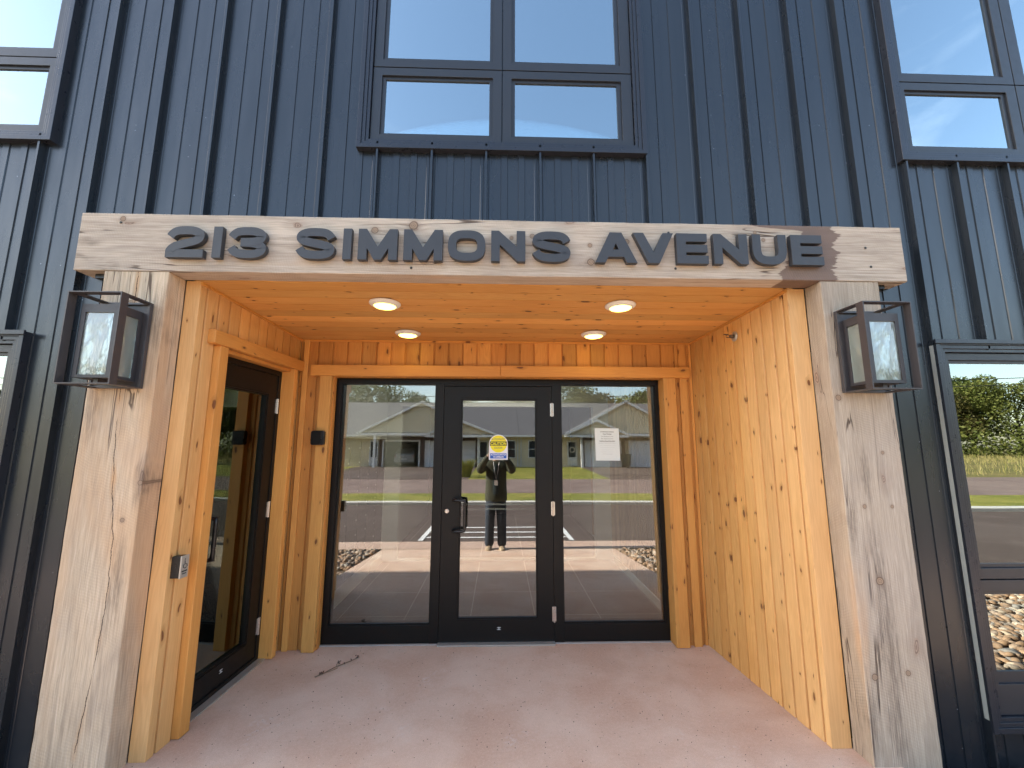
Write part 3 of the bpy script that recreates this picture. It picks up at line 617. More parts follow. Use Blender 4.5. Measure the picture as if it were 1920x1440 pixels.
# storefront frame
YG=3.565
m=MB();m.ring(-1.437,1.420,.008,2.179,.052,.033,.137,.044,YG,YG+.10);sf=m.build('storefront_frame',M['alum'],B,bevel=.002)
m=MB();m.box(-.567,-.4935,YG-.004,YG+.096,.004,2.1352);m.box(.4585,.5375,YG-.004,YG+.096,.004,2.1352);m.box(-.4930,.4580,YG+.001,YG+.095,2.118,2.1348);m.build('mullion_post',M['alum'],sf,bevel=.002)
m=MB();m.box(-.4930,.4580,YG-.05,YG+.09,.0025,.014);m.build('threshold',M['steel'],sf)
m=MB();m.box(-.4930,.4580,YG+.05,YG+.09,.0145,.143);m.build('door_stop',M['alum'],sf)
for a,b,c,d in ((-1.385,-.567,.145,2.135),(.5375,1.387,.145,2.135)):
    m=MB();m.ring(a,b,c,d,.008,.008,.012,.006,YG+.012,YG+.04);m.build('glazing_bead',M['alum'],sf)
pane(-1.389,-.563,.14,2.14,YG+.032,None,sf,M['glassD'],TILT)
pane(.534,1.391,.14,2.14,YG+.032,None,sf,M['glassD'],TILT)
m=MB();m.box(-1.436,1.419,3.545,3.5645,.0015,.0075);m.build('sill_strip',M['sill'],B)
dr=door(None,-.4905,.4555,.018,2.112,-.330,.3100,.200,1.990,YG-.006,M['glassD'],.4565,(1.848,1.005,.165),'black glazed front door between the two sidelights',-.385,.890,1.140,TILT)
m=MB();m.lathe([(.019,0),(.019,-.006),(.015,-.009)],(-.445,YG-.006,1.046),'y',20);m.build('lock_cylinder',M['silver'],dr)
m=MB()
for z in (1.045,1.085): m.tube([(-.325,YG+.085,z),(.305,YG+.085,z)],.006,8)
m.build('push_bar',M['steel'],dr,smooth=True)
m=MB();m.box(-.17,.02,YG-.0095,YG-.004,2.119,2.128);m.build('door_operator_arm',M['alum'],sf)
# left side door
T=TL@Matrix.Rotation(R(90),4,'Z')
m=MB(T);m.ring(2.601,3.361,.006,2.195,.03,.035,.03,.04,1.80,1.90);m.build('side_door_frame',M['alum'],B,bevel=.002)
m=MB(T);m.box(2.602,3.360,1.745,1.7995,.002,.010);m.build('side_door_threshold',M['steel'],B)
door(T,2.634,3.323,.04,2.152,2.725,3.205,.185,1.985,1.806,M['glassS'],3.330,(1.848,1.04,.19),'black glazed side door in the left porch wall',2.712,.89,1.140,0)
# interior lobby (seen through the glass)
def roomq(name,x0,x1,y0,y1,z0,z1,wm,fm,cm,skip=()):
    m=MB();m.quad((x0,y0,z0),(x0,y1,z0),(x0,y1,z1),(x0,y0,z1));m.build(name+'_wall',wm,B,normals=False)
    if 'r' not in skip:m=MB();m.quad((x1,y0,z0),(x1,y1,z0),(x1,y1,z1),(x1,y0,z1));m.build(name+'_wall',wm,B,normals=False)
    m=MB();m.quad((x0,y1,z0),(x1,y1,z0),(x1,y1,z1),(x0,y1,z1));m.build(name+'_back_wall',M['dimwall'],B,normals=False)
    m=MB();m.quad((x0,y0,z1),(x1,y0,z1),(x1,y1,z1),(x0,y1,z1));m.build(name+'_ceiling',cm,B,normals=False)
    m=MB();m.quad((x0,y0,z0),(x1,y0,z0),(x1,y1,z0),(x0,y1,z0));m.build(name+'_floor',fm,B,normals=False)
roomq('lobby',-1.62,1.64,3.64,9.5,-.001,2.6,M['white'],M['tile'],M['white'])
m=MB();m.box(-1.62,-1.42,3.625,3.66,0,2.6);m.box(1.40,1.64,3.625,3.66,0,2.6);m.box(-1.42,1.40,3.646,3.66,2.19,2.6);m.build('lobby_front_wall',M['white'],B)
slat=pine('lobby_slat_wood','z','y',.06,0,light=(.55,.42,.28),dark=(.40,.29,.19),kd=.9)
m=MB()
for i in range(58): y=3.70+i*.06;m.box(1.585,1.625,y,y+.036,.09,2.58)
m.build('slat_panel',slat,B)
m=MB();m.box(1.575,1.639,3.68,5.8,.001,.085);m.build('baseboard',M['white'],B)
m=MB();m.box(-1.619,-1.60,5.4,5.85,.001,.10);m.build('baseboard',M['white'],B)
# inner vestibule door wall
m=MB();m.ring(-1.619,1.639,.001,2.59,.20,.28,.02,.45,5.9,6.0);m.box(-.95,-.87,5.9,6.0,.022,2.13);m.build('inner_door_frame',M['white'],B)
lt=thing('lobby_fill_panel','lit rectangular lamp panel on the lobby ceiling behind the front door','light',(0,5.0,2.59))  # unseen glowing panel, added to brighten the lobby interior
m=MB();m.ring(-.62,.62,4.7,5.3,.02,.02,.02,.02,-2.598,-2.575);m=MB();m.box(-.60,.60,4.72,5.28,2.575,2.585);m.build('diffuser',emit('lobby_fill_glow',(1,.88,.70),2.4),lt)
m=MB();m.box(-.63,.63,4.69,5.31,2.586,2.599);m.build('frame',M['lampW'],lt)
# side room
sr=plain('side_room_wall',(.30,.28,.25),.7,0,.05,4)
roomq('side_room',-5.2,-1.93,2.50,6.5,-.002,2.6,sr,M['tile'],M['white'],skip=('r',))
m=MB();m.box(-1.93,-1.91,2.42,2.598,0,2.6);m.box(-1.93,-1.91,3.363,6.5,0,2.6);m.box(-1.93,-1.91,2.598,3.363,2.197,2.6);m.box(-5.2,-1.93,2.44,2.47,0,2.6);m.build('side_room_partition',sr,B)
# ---------------------------------------------------------------- address sign
def cat(P,n=9,closed=False):
    out=[];N=len(P)
    for i in range(N-1):
        p0=P[max(i-1,0)];p1=P[i];p2=P[i+1];p3=P[min(i+2,N-1)]
        for k in range(n):
            t=k/n;out.append(tuple(.5*((2*p1[a])+(-p0[a]+p2[a])*t+(2*p0[a]-5*p1[a]+4*p2[a]-p3[a])*t*t+(-p0[a]+3*p1[a]-3*p2[a]+p3[a])*t**3) for a in (0,1)))
    out.append(P[-1]);return out
def stroke(P,t,tv=None):
    L_,R_=[],[]
    for i,p in enumerate(P):
        a=P[max(i-1,0)];b=P[min(i+1,len(P)-1)];dx,dy=b[0]-a[0],b[1]-a[1];l=math.hypot(dx,dy) or 1;nx,ny=-dy/l,dx/l
        h=t/2*(1+.0*abs(nx));L_.append((p[0]+nx*h,p[1]+ny*h));R_.append((p[0]-nx*h,p[1]-ny*h))
    return L_,R_
def sup(cx,cy,rx,ry,e=2.6,n=48,a0=0,a1=2*math.pi,end=False):
    o=[]
    for i in range(n+(1 if end else 0)):
        t=a0+(a1-a0)*i/n;c,s=math.cos(t),math.sin(t);o.append((cx+rx*math.copysign(abs(c)**(2/e),c),cy+ry*math.copysign(abs(s)**(2/e),s)))
    return o
GL={ 'I':(.27,[[(0,0),(.27,0),(.27,1),(0,1)]]),
 'E':(1.02,[[(0,0),(1.02,0),(1.02,.27),(.30,.27),(.30,.372),(1.0,.372),(1.0,.628),(.30,.628),(.30,.73),(1.0,.73),(1.0,1),(0,1)]]),
 'A':(1.34,[[(0,0),(.33,0),(.42,.19),(.92,.19),(1.01,0),(1.34,0),(.86,1),(.48,1)],'H',[(.575,.43),(.765,.43),(.67,.645)]]),
 'V':(1.32,[[(0,1),(.34,1),(.66,.36),(.98,1),(1.32,1),(.84,0),(.48,0)]]),
 'M':(1.2,[[(0,0),(.27,0),(.27,.38),(.49,0),(.71,0),(.93,.38),(.93,0),(1.2,0),(1.2,1),(.95,1),(.60,.42),(.25,1),(0,1)]]),
 'N':(1.07,[[(0,0),(.27,0),(.27,.55),(.83,0),(1.07,0),(1.07,1),(.80,1),(.80,.48),(.24,1),(0,1)]]),
 'O':(1.17,[sup(.585,.5,.585,.5,2.7),'H',sup(.585,.5,.33,.235,3.2)]),
}
def glyph(ch,x0,x1,z0,z1,yf,yb,parent):
    m=MB();d=MB
    def tr(P,W): return [(x0+(x1-x0)*p[0]/W,z0+(z1-z0)*p[1]) for p in P]
    if ch in GL:
        W_,pol=GL[ch]
        if 'H' in pol:
            bm=bmesh.new();outer=tr(pol[0],W_);hole=tr(pol[2],W_);es=[]
            for P in (outer,hole):
                vs=[bm.verts.new((a,yf,b)) for a,b in P];es+=[bm.edges.new((vs[i],vs[(i+1)%len(vs)])) for i in range(len(vs))]
            bmesh.ops.triangle_fill(bm,use_beauty=True,use_dissolve=False,edges=es)
            r=bmesh.ops.extrude_face_region(bm,geom=bm.faces[:]);bmesh.ops.translate(bm,vec=(0,yb-yf,0),verts=[g for g in r['geom'] if isinstance(g,bmesh.types.BMVert)])
            bm.verts.index_update();m.add([v.co[:] for v in bm.verts],[[v.index for v in f.verts] for f in bm.faces]);bm.free()
        else: m.prism(tr(pol[0],W_),yf,yb)
    else:
        if ch=='U': segs=[(1.1,[(.135,1),(.135,.62),(.135,.44),(.19,.25),(.34,.155),(.55,.135),(.76,.155),(.91,.25),(.965,.44),(.965,.62),(.965,1)],.27)]
        if ch=='S': segs=[(1.27,[(1.14,.66),(1.07,.77),(.93,.845),(.70,.868),(.40,.86),(.20,.79),(.145,.70),(.20,.61),(.40,.548),(.64,.50),(.88,.452),(1.07,.39),(1.125,.30),(1.07,.20),(.88,.14),(.62,.132),(.36,.155),(.20,.23),(.12,.34)],.262)]
        if ch=='2': segs=[(1.27,[(.12,.66),(.20,.77),(.34,.845),(.58,.868),(.86,.86),(1.06,.79),(1.12,.69),(1.05,.58),(.86,.51),(.56,.43),(.30,.35),(.16,.24),(.14,.128)],.262),(1.27,[(.012,.128),(1.25,.128)],.257)]
        if ch=='3': segs=[(1.27,[(.12,.66),(.20,.77),(.34,.845),(.58,.868),(.86,.86),(1.06,.79),(1.12,.69),(1.04,.59),(.86,.53),(.42,.512)],.262),(1.27,[(.42,.50),(.86,.478),(1.08,.40),(1.135,.30),(1.07,.20),(.88,.14),(.62,.132),(.36,.155),(.20,.23),(.12,.34)],.262)]
        for k,(W_,P,t) in enumerate(segs):
            A,B_=stroke(cat(P,6) if len(P)>2 else P,t);A,B_=tr(A,W_),tr(B_,W_);e=k*.0006;n=len(A)
            vs=[(a,yf+e,b) for a,b in A]+[(a,yf+e,b) for a,b in B_]+[(a,yb,b) for a,b in A]+[(a,yb,b) for a,b in B_]
            fs=[]
            for i in range(n-1): fs+=[(i,i+1,n+i+1,n+i),(2*n+i,3*n+i,3*n+i+1,2*n+i+1),(i,2*n+i,2*n+i+1,i+1),(n+i,n+i+1,3*n+i+1,3*n+i)]
            fs+=[(0,n,3*n,2*n),(n-1,3*n-1,4*n-1,2*n-1)]
            m.add(vs,fs)
    nm='numeral' if ch in '23' or (ch=='I' and x0<-1.4) else 'letter'
    return m.build(nm,M['letter'],parent)
sign=thing('address_sign','raised charcoal address lettering 213 SIMMONS AVENUE across the weathered beam','sign',(0,2.238,2.65))
SG=[('2',-1.892,-1.68),('I',-1.634,-1.585),('3',-1.551,-1.335),('S',-1.171,-.949),('I',-.905,-.858),('M',-.819,-.597),('M',-.561,-.338),('O',-.307,-.092),('N',-.058,.140),('S',.180,.405),('A',.546,.793),('V',.772,1.011),('E',1.029,1.215),('N',1.249,1.452),('U',1.483,1.686),('E',1.715,1.906)]
for ch,a,b in SG:
    zz=2.648+(a+1.9)*.003
    glyph(ch,a,b,zz,zz+.187,2.202,2.232,sign)
# ---------------------------------------------------------------- lanterns
def lantern(cx,label):
    t=thing('wall_lantern',label,'lantern',(cx,2.24,1.905),'matching wall lanterns on the porch posts')
    x0,x1,z0,z1,yf,yb=cx-.135,cx+.135,1.905,2.385,2.045,2.239
    m=MB();m.ring(x0,x1,z0,z1,.012,.012,.012,.012,yb-.022,yb-.001);m.box(x0+.012,x1-.012,yb-.008,yb-.001,z0+.012,z1-.012);m.build('back_plate',M['lanternM'],t,bevel=.001)
    m=MB();w=.042;th=.006
    m.ring(x0,x1,z0,z1,th,th,th,th,yf,yf+w)                       # front hoop
    for x in (x0,x1-th): # side straps lying flat top and bottom
        pass
    for z in (z0,z1-th):
        for xa in (x0,x1-w): m.box(xa+ (0 if xa>x0 else 0),xa+w,yf+w+.0005,yb-.0225,z,z+th)
    m.build('cage',M['lanternM'],t)
    ix0,ix1,iz0,iz1,iy0,iy1=cx-.092,cx+.092,1.942,2.330,2.085,2.230
    m=MB();b=.02
    m.ring(ix0,ix1,iz0,iz1,b,b,b*.8,.045,iy0,iy0+.006)
    for x in (ix0,ix1-.006):
        m.box(x,x+.006,iy0+.0065,iy0+.026,iz0,iz1);m.box(x,x+.006,iy1-.02,iy1,iz0,iz1);m.box(x,x+.006,iy0+.0265,iy1-.0205,iz1-.045,iz1);m.box(x,x+.006,iy0+.0265,iy1-.0205,iz0,iz0+.016)
    m.box(ix0+.0062,ix1-.0062,iy0+.0065,iy1,iz1-.006,iz1-.001);m.box(ix0+.0062,ix1-.0062,iy0+.0065,iy1,iz0+.001,iz0+.005)
    m.build('lantern_body',M['lanternM'],t)
    m=MB();m.box(ix0+b-.003,ix1-b+.003,iy0+.007,iy0+.010,iz0+.014,iz1-.043);m.build('glass_panel',M['glassT'],t)
    for x in (ix0+.0065,ix1-.0095):
        m=MB();m.box(x,x+.003,iy0+.024,iy1-.018,iz0+.014,iz1-.043);m.build('glass_panel',M['glassT'],t)
    m=MB();m.lathe([(.018,0),(.018,.05)],(cx,2.16,2.27),'z',14);m.build('socket',M['lanternM'],t,smooth=True)
    m=MB();m.lathe([(.009,.0),(.013,-.02),(.028,-.05),(.030,-.07),(.022,-.092),(.006,-.10)],(cx,2.16,2.27),'z',16)
    m.build('bulb',M['glassT'],t,smooth=True)
    m=MB();m.box(cx-.012,cx+.012,iy0+.03,iy0+.08,z0+.012,iz0);m.build('bracket',M['lanternM'],t)
    return t
l1=lantern(-2.078,'bronze box lantern with wavy glass on the left porch post')
l2=copy_tree(l1);l2.location.x=2.090;l2['label']='bronze box lantern with wavy glass on the right porch post'
# ---------------------------------------------------------------- recessed lamps
def downlight(x,y,label):
    z=cz(y);t=thing('ceiling_light',label,'light',(x,y,z),'round lit ceiling lamps in the porch ceiling')
    m=MB();m.lathe([(.104,.0),(.104,-.006),(.098,-.012),(.080,-.022),(.074,-.024),(.073,-.012)],(x,y,z-.001),'z',40);m.build('trim_ring',M['lampW'],t,smooth=True)
    m=MB();m.lathe([(.073,-.020),(.066,-.027),(.04,-.031),(.001,-.032)],(x,y,z-.001),'z',32);m.build('lens',M['lens'],t,smooth=True)
    return t
a=downlight(-.785,2.661,'round lit ceiling lamp, front left of the four under the porch ceiling')
for x,y,l in ((.819,2.646,'front right'),(-.768,3.283,'rear left'),(.775,3.258,'rear right')):
    c=copy_tree(a);c.location=(x,y,cz(y));c['label']='round lit ceiling lamp, %s of the four under the porch ceiling'%l
# ---------------------------------------------------------------- small fittings
t=thing('card_reader','small black rounded card reader on the casing left of the front door','card reader',(-1.50,3.445,1.655))
def rrect(x0,x1,z0,z1,r,n=5):
    o=[]
    for cx,cy,a in ((x1-r,z1-r,0),(x0+r,z1-r,90),(x0+r,z0+r,180),(x1-r,z0+r,270)):
        for i in range(n+1): q=R(a+90*i/n);o.append((cx+r*math.cos(q),cy+r*math.sin(q)))
    return o
m=MB();m.prism(rrect(-1.560,-1.452,1.597,1.716,.018),3.405,3.4455);m.build('housing',M['black'],t,bevel=.005)
m=MB();m.prism(rrect(-1.550,-1.478,1.603,1.710,.014),3.4015,3.4045);m.build('face_plate',M['alum'],t,bevel=.001)
t=thing('push_plate_switch','steel accessible door push plate on black box beside left post','door switch',(XL-.03,2.43,.95))
m=MB(TL);m.box(XL,XL+.048,2.392,2.440,.880,.995);m.build('housing',M['black'],t,bevel=.003)
m=MB(TL);m.box(XL+.0485,XL+.056,2.390,2.442,.878,.997);m.build('push_plate',M['steel'],t,bevel=.002)
m=MB(TL@Matrix.Rotation(R(90),4,'Z'));yy=-(XL+.0565);q=2.414
m.tube([(q,yy,.970),(q+.002,yy,.950),(q+.014,yy,.950),(q+.018,yy,.936)],.0022,6);m.tube([(q+.004+.012*math.cos(k),yy,.941+.012*math.sin(k)) for k in [R(130+i*24) for i in range(9)]],.002,6);m.lathe([(.0035,0),(.0035,-.001)],(q,yy,.977),'y',8);m.box(2.398,2.434,yy-.0006,yy,.911,.918);m.box(2.402,2.430,yy-.0006,yy,.899,.904)
m.build('wheelchair_symbol',M['ink'],t)
t=thing('fire_sprinkler','small metal sprinkler head high on the right board wall','sprinkler',(xr(2.89),2.89,2.41))
m=MB();m.lathe([(.038,-.001),(.038,-.004),(.030,-.012),(.020,-.014),(.018,-.006)],(xr(2.89),2.89,2.41),'x',24);m.build('escutcheon',M['steel'],t,smooth=True)
m=MB();m.lathe([(.014,-.010),(.014,-.032),(.010,-.036),(.007,-.040)],(xr(2.89),2.89,2.41),'x',14);q=xr(2.89);m.tube([(q-.036,2.89,2.418),(q-.055,2.89,2.420),(q-.068,2.89,2.414)],.003,6);m.tube([(q-.036,2.89,2.402),(q-.055,2.89,2.400),(q-.068,2.89,2.406)],.003,6);m.box(q-.082,q-.05,2.878,2.902,2.422,2.425);m.build('nozzle',plain('dull_brass',(.16,.12,.09),.4,.7,.2,20),t)
# text helper
def text(s,size,cx,z,y,mat,name,parent,bold=0,wfit=None):
    cu=bpy.data.curves.new('t','FONT');cu.body=s;cu.size=size;cu.align_x='CENTER';cu.offset=bold
    o=bpy.data.objects.new('t',cu);C.objects.link(o);dg=bpy.context.evaluated_depsgraph_get();me=bpy.data.meshes.new_from_object(o.evaluated_get(dg))
    bpy.data.objects.remove(o);vs=[v.co.copy() for v in me.vertices]
    w=max(v.x for v in vs)-min(v.x for v in vs);k=(wfit/w) if wfit else 1
    m=MB();m.add([(cx+v.x*k,y,z+v.y) for v in vs],[tuple(p.vertices) for p in me.polygons]);bpy.data.meshes.remove(me)
    return m.build(name,mat,parent,normals=False)
yg=3.580  # just in front of the glass
st=thing('caution_sticker','yellow and white automatic caution door sticker on front door glass','sticker',(-.013,yg,1.47))
def gy(z): return 3.587+ (z-1.1)*math.tan(TILT)-.0035-.0   # front face of the leaning door glass
y0=gy(1.58)
cx=-.013
m=MB();m.prism([(cx-.0825,1.473),(cx+.0825,1.473)]+[(cx+.0825*math.cos(R(a)),1.607+.0825*math.sin(R(a))) for a in range(0,181,8)],y0-.0006,y0);m.build('backing',M['stickW'],st)
m=MB();m.prism([(cx+.074*math.cos(R(a)),1.609+.074*math.sin(R(a))) for a in range(0,360,8)],y0-.0009,y0-.0007);m.build('yellow_disc',M['yellow'],st)
m=MB();m.prism([(cx-.076,1.594),(cx+.076,1.594),(cx+.076,1.630),(cx-.076,1.630)],y0-.0012,y0-.0010);m.build('black_band',M['ink'],st)
m=MB();m.prism([(cx-.072,1.483),(cx+.072,1.483),(cx+.072,1.528),(cx-.072,1.528)],y0-.0012,y0-.0010);m.build('blue_band',M['blue'],st)
text('CAUTION',.036,cx,1.5995,y0-.0015,M['yellow'],'lettering',st,.0012,.140)
text('AUTOMATIC',.026,cx,1.641,y0-.0015,M['inkg'],'lettering',st,0,.122)
text('DOOR',.026,cx,1.566,y0-.0015,M['inkg'],'lettering',st,0,.070)
text('ACTIVATE SWITCH',.019,cx,1.510,y0-.0015,M['stickW'],'lettering',st,.0006,.134)
text('TO OPERATE',.019,cx,1.490,y0-.0015,M['stickW'],'lettering',st,.0006,.092)
nt=thing('paper_notice','white printed paper notice on the right sidelight glass','notice',(.95,3.59,1.464))
y1=3.597+(1.6-1.1)*math.tan(TILT)-.0035
m=MB();m.prism([(.842,1.750),(1.058,1.748),(1.062,1.465),(.846,1.466)],y1-.0006,y1);m.build('sheet',M['paper'],nt)
for s,z,w,mt in (('213 Simmons Avenue',1.714,.120,'ink'),('Now Renting',1.694,.075,'ink'),('Two Bedroom Units',1.673,.108,'inkg'),('For Appointments',1.653,.108,'inkg'),('Building Superintendent',1.632,.138,'ink'),('- - - - -    - - - -  - - -  - - - -',1.615,.145,'ink'),('- - -  - - - - - - - - -  - - - -',1.595,.132,'inkg'),('- - - - - - - - - - - - - - -',1.576,.118,'inkg'),('- - - - - - - - - -  - - -',1.556,.100,'inkg'),('- - - - - - - -  - -  - - - - -',1.538,.124,'inkg'),('- - - -  - - -  - - - -',1.520,.082,'ink')):
    text(s,.0125,.952,z,y1-.0009,M[mt],'lettering',nt,.0003 if mt=='ink' else 0,w)
# dried twig on the slab
tw=thing('dried_twig','dried weed stem with brown seed heads lying on the porch floor','twig',(-1.18,3.24,0))
tm=plain('dry_stem',(.20,.14,.09),.8,0,.2,20);td=plain('dry_seed_head',(.07,.04,.03),.9,0,.3,30)
m=MB();m.tube([(-1.275,3.115,.004),(-1.225,3.165,.008),(-1.175,3.235,.010),(-1.10,3.315,.008),(-1.065,3.355,.01)],[.0032,.0036,.0032,.003,.0022],6);m.tube([(-1.225,3.165,.008),(-1.20,3.16,.014),(-1.17,3.175,.02),(-1.155,3.205,.016)],.0022,5);m.tube([(-1.175,3.235,.010),(-1.185,3.262,.012),(-1.172,3.275,.014)],.0022,5);m.build('stem',tm,tw)
m=MB();rr=random.Random(4)
for c,n,s in (((-1.243,3.147,.012),14,.012),((-1.172,3.277,.016),10,.009),((-1.068,3.352,.014),12,.010),((-1.098,3.318,.012),6,.006),((-1.135,3.275,.010),5,.006)):
    m=MB()
    for i in range(n):
        p=Vector(c)+Vector((rr.uniform(-s,s),rr.uniform(-s,s),rr.uniform(-s*.5,s)));q=p+Vector((rr.uniform(-1,1),rr.uniform(-1,1),rr.uniform(-.2,1)))*s*.8;m.tube([p,(p+q)/2,q],[.0014,.0042,.0014],5)
    m.build('seed_head',td,tw)

# grit crumbs scattered on the porch floor
m=MB();rr=random.Random(9)
for i in range(260):
    x=rr.uniform(-1.6,1.6);y=rr.uniform(2.2,3.5);s=rr.uniform(.0012,.0035);m.lathe([(s,0),(s*.8,s*.8),(s*.2,s)],(x,y,.0),'z',5)
stuff(m.build('grit',plain('dark_grit',(.10,.065,.05),.9,0,.4,60)),'dark crumbs of grit and bark scattered over the porch floor','grit')
# mailboxes in the lobby
mbx=thing('mailbox_bank','dark brown mailbox bank on the left lobby wall behind the glass','mailboxes',(-1.6,4.3,.3))
brown=plain('mailbox_brown',(.055,.042,.034),.4,.3,.1,8)
m=MB();m.box(-1.618,-1.47,3.75,5.3,.30,1.66);m.build('cabinet',brown,mbx,bevel=.004)
m=MB()
for i in range(5):
    for k in range(9): m.box(-1.469,-1.463,3.77+i*.305,3.77+i*.305+.285,.33+k*.145,.33+k*.145+.13)
m.build('mailbox_door',brown,mbx)
m=MB()
for i in range(5):
    for k in range(9): m.lathe([(.009,0),(.009,.004)],(-1.4625,4.02+i*.305,.40+k*.145),'x',8)
m.build('lock',M['silver'],mbx)
# table and chair in the side room
wd=pine('table_wood','y','x',.5,0,light=(.45,.22,.09),dark=(.30,.13,.05),kd=.95)
t=thing('side_table','wooden table in the dim room behind the left glass door','table',(-2.7,3.5,0))
m=MB();m.box(-3.1,-2.35,3.05,4.3,.72,.76);m.build('table_top',wd,t,bevel=.004)
for x in (-3.05,-2.45):
    for y in (3.1,4.2):
        m=MB();m.box(x,x+.05,y,y+.05,0,.719);m.build('leg',wd,t)
t=thing('chair','dark chair beside the wooden table behind the left glass door','chair',(-2.15,3.3,0))
m=MB();m.box(-2.32,-1.98,3.0,3.42,.43,.46);m.build('seat',M['black'],t,bevel=.008)
m=MB();m.box(-2.32,-1.98,3.40,3.43,.50,.88);m.build('backrest',M['black'],t,bevel=.008)
for x in (-2.31,-2.01):
    for y in (3.01,3.39):
        m=MB();m.box(x,x+.025,y,y+.025,0,.429 if y<3.2 else .50);m.build('leg',M['black'],t)
#SECTION2
# ================================================================ across the street
def siding_mat(name,a):
    m=NT(name,.6,spec=.3);p=m.pos();z=m.n('SeparateXYZ',i0=p).outputs[2]
    f=m.math('FRACT',m.math('DIVIDE',z,.11));m.col(m.mix(m.math('LESS_THAN',f,.14),m.mix(m.noise(p,2,4),a,tuple(x*.9 for x in a)),tuple(x*.6 for x in a)));m.bump(f,.4,.01);return m.m
def brick_mat(name):
    m=NT(name,.85);b=m.n('TexBrick',Vector=m.n('Mapping',i0=m.pos(),i2=(R(90),0,0)).outputs[0],Color1=(.10,.055,.04),Color2=(.06,.035,.028),Mortar=(.16,.13,.11),Scale=4.0,Mortar_Size=.015)
    m.col(b.outputs[0]);return m.m
def shingle_mat(name):
    m=NT(name,.9,spec=.2);p=m.pos();s=m.n('SeparateXYZ',i0=p);n=m.noise(m.vm('MULTIPLY',p,(1,2,2)),9,4,.7)
    f=m.math('FRACT',m.math('DIVIDE',s.outputs[2],.09));c=m.mix(n,(.085,.082,.085),(.17,.16,.165));m.col(m.mix(m.math('LESS_THAN',f,.2),c,(.06,.06,.062)));return m.m
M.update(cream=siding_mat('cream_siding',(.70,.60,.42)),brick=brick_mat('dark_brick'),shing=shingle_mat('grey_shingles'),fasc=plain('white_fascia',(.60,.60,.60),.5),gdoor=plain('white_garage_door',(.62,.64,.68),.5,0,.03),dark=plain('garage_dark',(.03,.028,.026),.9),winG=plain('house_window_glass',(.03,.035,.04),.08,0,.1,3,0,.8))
HY=-27.0;HZ=.36
def house(name,label,X0,X1,mirror,loc,feat):
    eL,eR=(.5,-.002) if mirror<0 else (-.002,.5)
    h=thing(name,label,'house',(loc,HY,HZ))
    yb=-38
    # walls with a garage opening
    m=MB();ga,gb,gz1=feat['open']
    m.box(X0,ga,HY-.2,HY,HZ-.4,3.0);m.box(gb,X1,HY-.2,HY,HZ-.4,3.0);m.box(ga,gb,HY-.2,HY,gz1,3.0)
    m.box(X0,X0+.2,yb,HY-.2,HZ-.4,3.0);m.box(X1-.2,X1,yb,HY-.2,HZ-.4,3.0);m.box(X0+.2,X1-.2,yb,yb+.2,HZ-.4,3.0);m.build('wall',M['cream'],h)
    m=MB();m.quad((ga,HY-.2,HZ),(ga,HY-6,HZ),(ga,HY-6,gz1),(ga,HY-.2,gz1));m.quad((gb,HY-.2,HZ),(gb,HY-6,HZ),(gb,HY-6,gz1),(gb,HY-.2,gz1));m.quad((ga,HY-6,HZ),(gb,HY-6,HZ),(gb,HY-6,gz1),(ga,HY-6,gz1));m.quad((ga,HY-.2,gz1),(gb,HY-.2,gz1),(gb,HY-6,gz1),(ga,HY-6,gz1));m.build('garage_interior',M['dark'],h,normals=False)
    ym=(HY+yb)/2;zr=6.35
    m=MB();e=.5
    P=[(X0-eL,HY+.55,2.95),(X1+eR,HY+.55,2.95),(X1+eR,ym,zr),(X0-eL,ym,zr),(X0-eL,yb-.5,2.95),(X1+eR,yb-.5,2.95)]
    m.add(P+[(a,b,c-.16) for a,b,c in P],[(0,1,2,3),(3,2,5,4),(0,6,7,1),(6,9,8,7),(9,10,11,8),(4,5,11,10),(0,3,9,6),(3,4,10,9),(1,7,8,2),(2,8,11,5)]);m.build('roof',M['shing'],h)
    m=MB();m.box(X0-eL,X1+eR,HY+.55,HY+.62,2.80,2.96);m.build('eaves_fascia',M['fasc'],h)
    for (a,ap,b,zf,za,yy) in feat['gables']:
        m=MB();m.prism([(a+.35,zf+.02),(b-.35,zf+.02),(ap,za-.12)],yy-.05,yy,'y');g=m.build('gable',M['cream'],h)
        m=MB();yk=yy-6
        m.add([(a,yy+.25,zf),(ap,yy+.25,za),(b,yy+.25,zf),(a,yk,zf),(ap,yk,za),(b,yk,zf),(a,yy+.25,zf-.1),(ap,yy+.25,za-.12),(b,yy+.25,zf-.1)],[(0,1,4,3),(1,2,5,4)]);m.build('gable_roof',M['shing'],g,normals=False)
        m=MB();t=.17
        m.prism([(a-.05,zf-.02),(ap,za+.05),(b+.05,zf-.02),(b-.22,zf-.06),(ap,za-t),(a+.22,zf-.06)],yy+.2505,yy+.29,'y');m.build('barge_board',M['fasc'],g)
        m=MB();m.box(a+.1,b-.1,yy+.02,yy+.24,zf-.22,zf-.03);m.build('gutter',M['fasc'],g)
    for a,b,z1 in feat['brick']:
        m=MB();m.box(a,b,HY+.003,HY+.12,HZ-.4,z1);m.build('brick_wall',M['brick'],h)
    for a,b,z0_ in feat.get('band',[]):
        m=MB();m.box(a,b,HY+.0035,HY+.10,z0_,2.95);m.build('brick_lintel',M['brick'],h)
    for a,b,z1 in feat['gdoors']:
        m=MB()
        for k in range(4):
            zz=HZ+k*(z1-HZ)/4;m.box(a,b,HY+.13,HY+.16,zz+.01,zz+(z1-HZ)/4-.006)
        d=m.build('garage_door',M['gdoor'],h)
        m=MB();m.ring(a-.12,b+.12,HZ-.02,z1+.12,.12,.12,.01,.12,HY+.122,HY+.20);m.build('frame',M['fasc'],d)
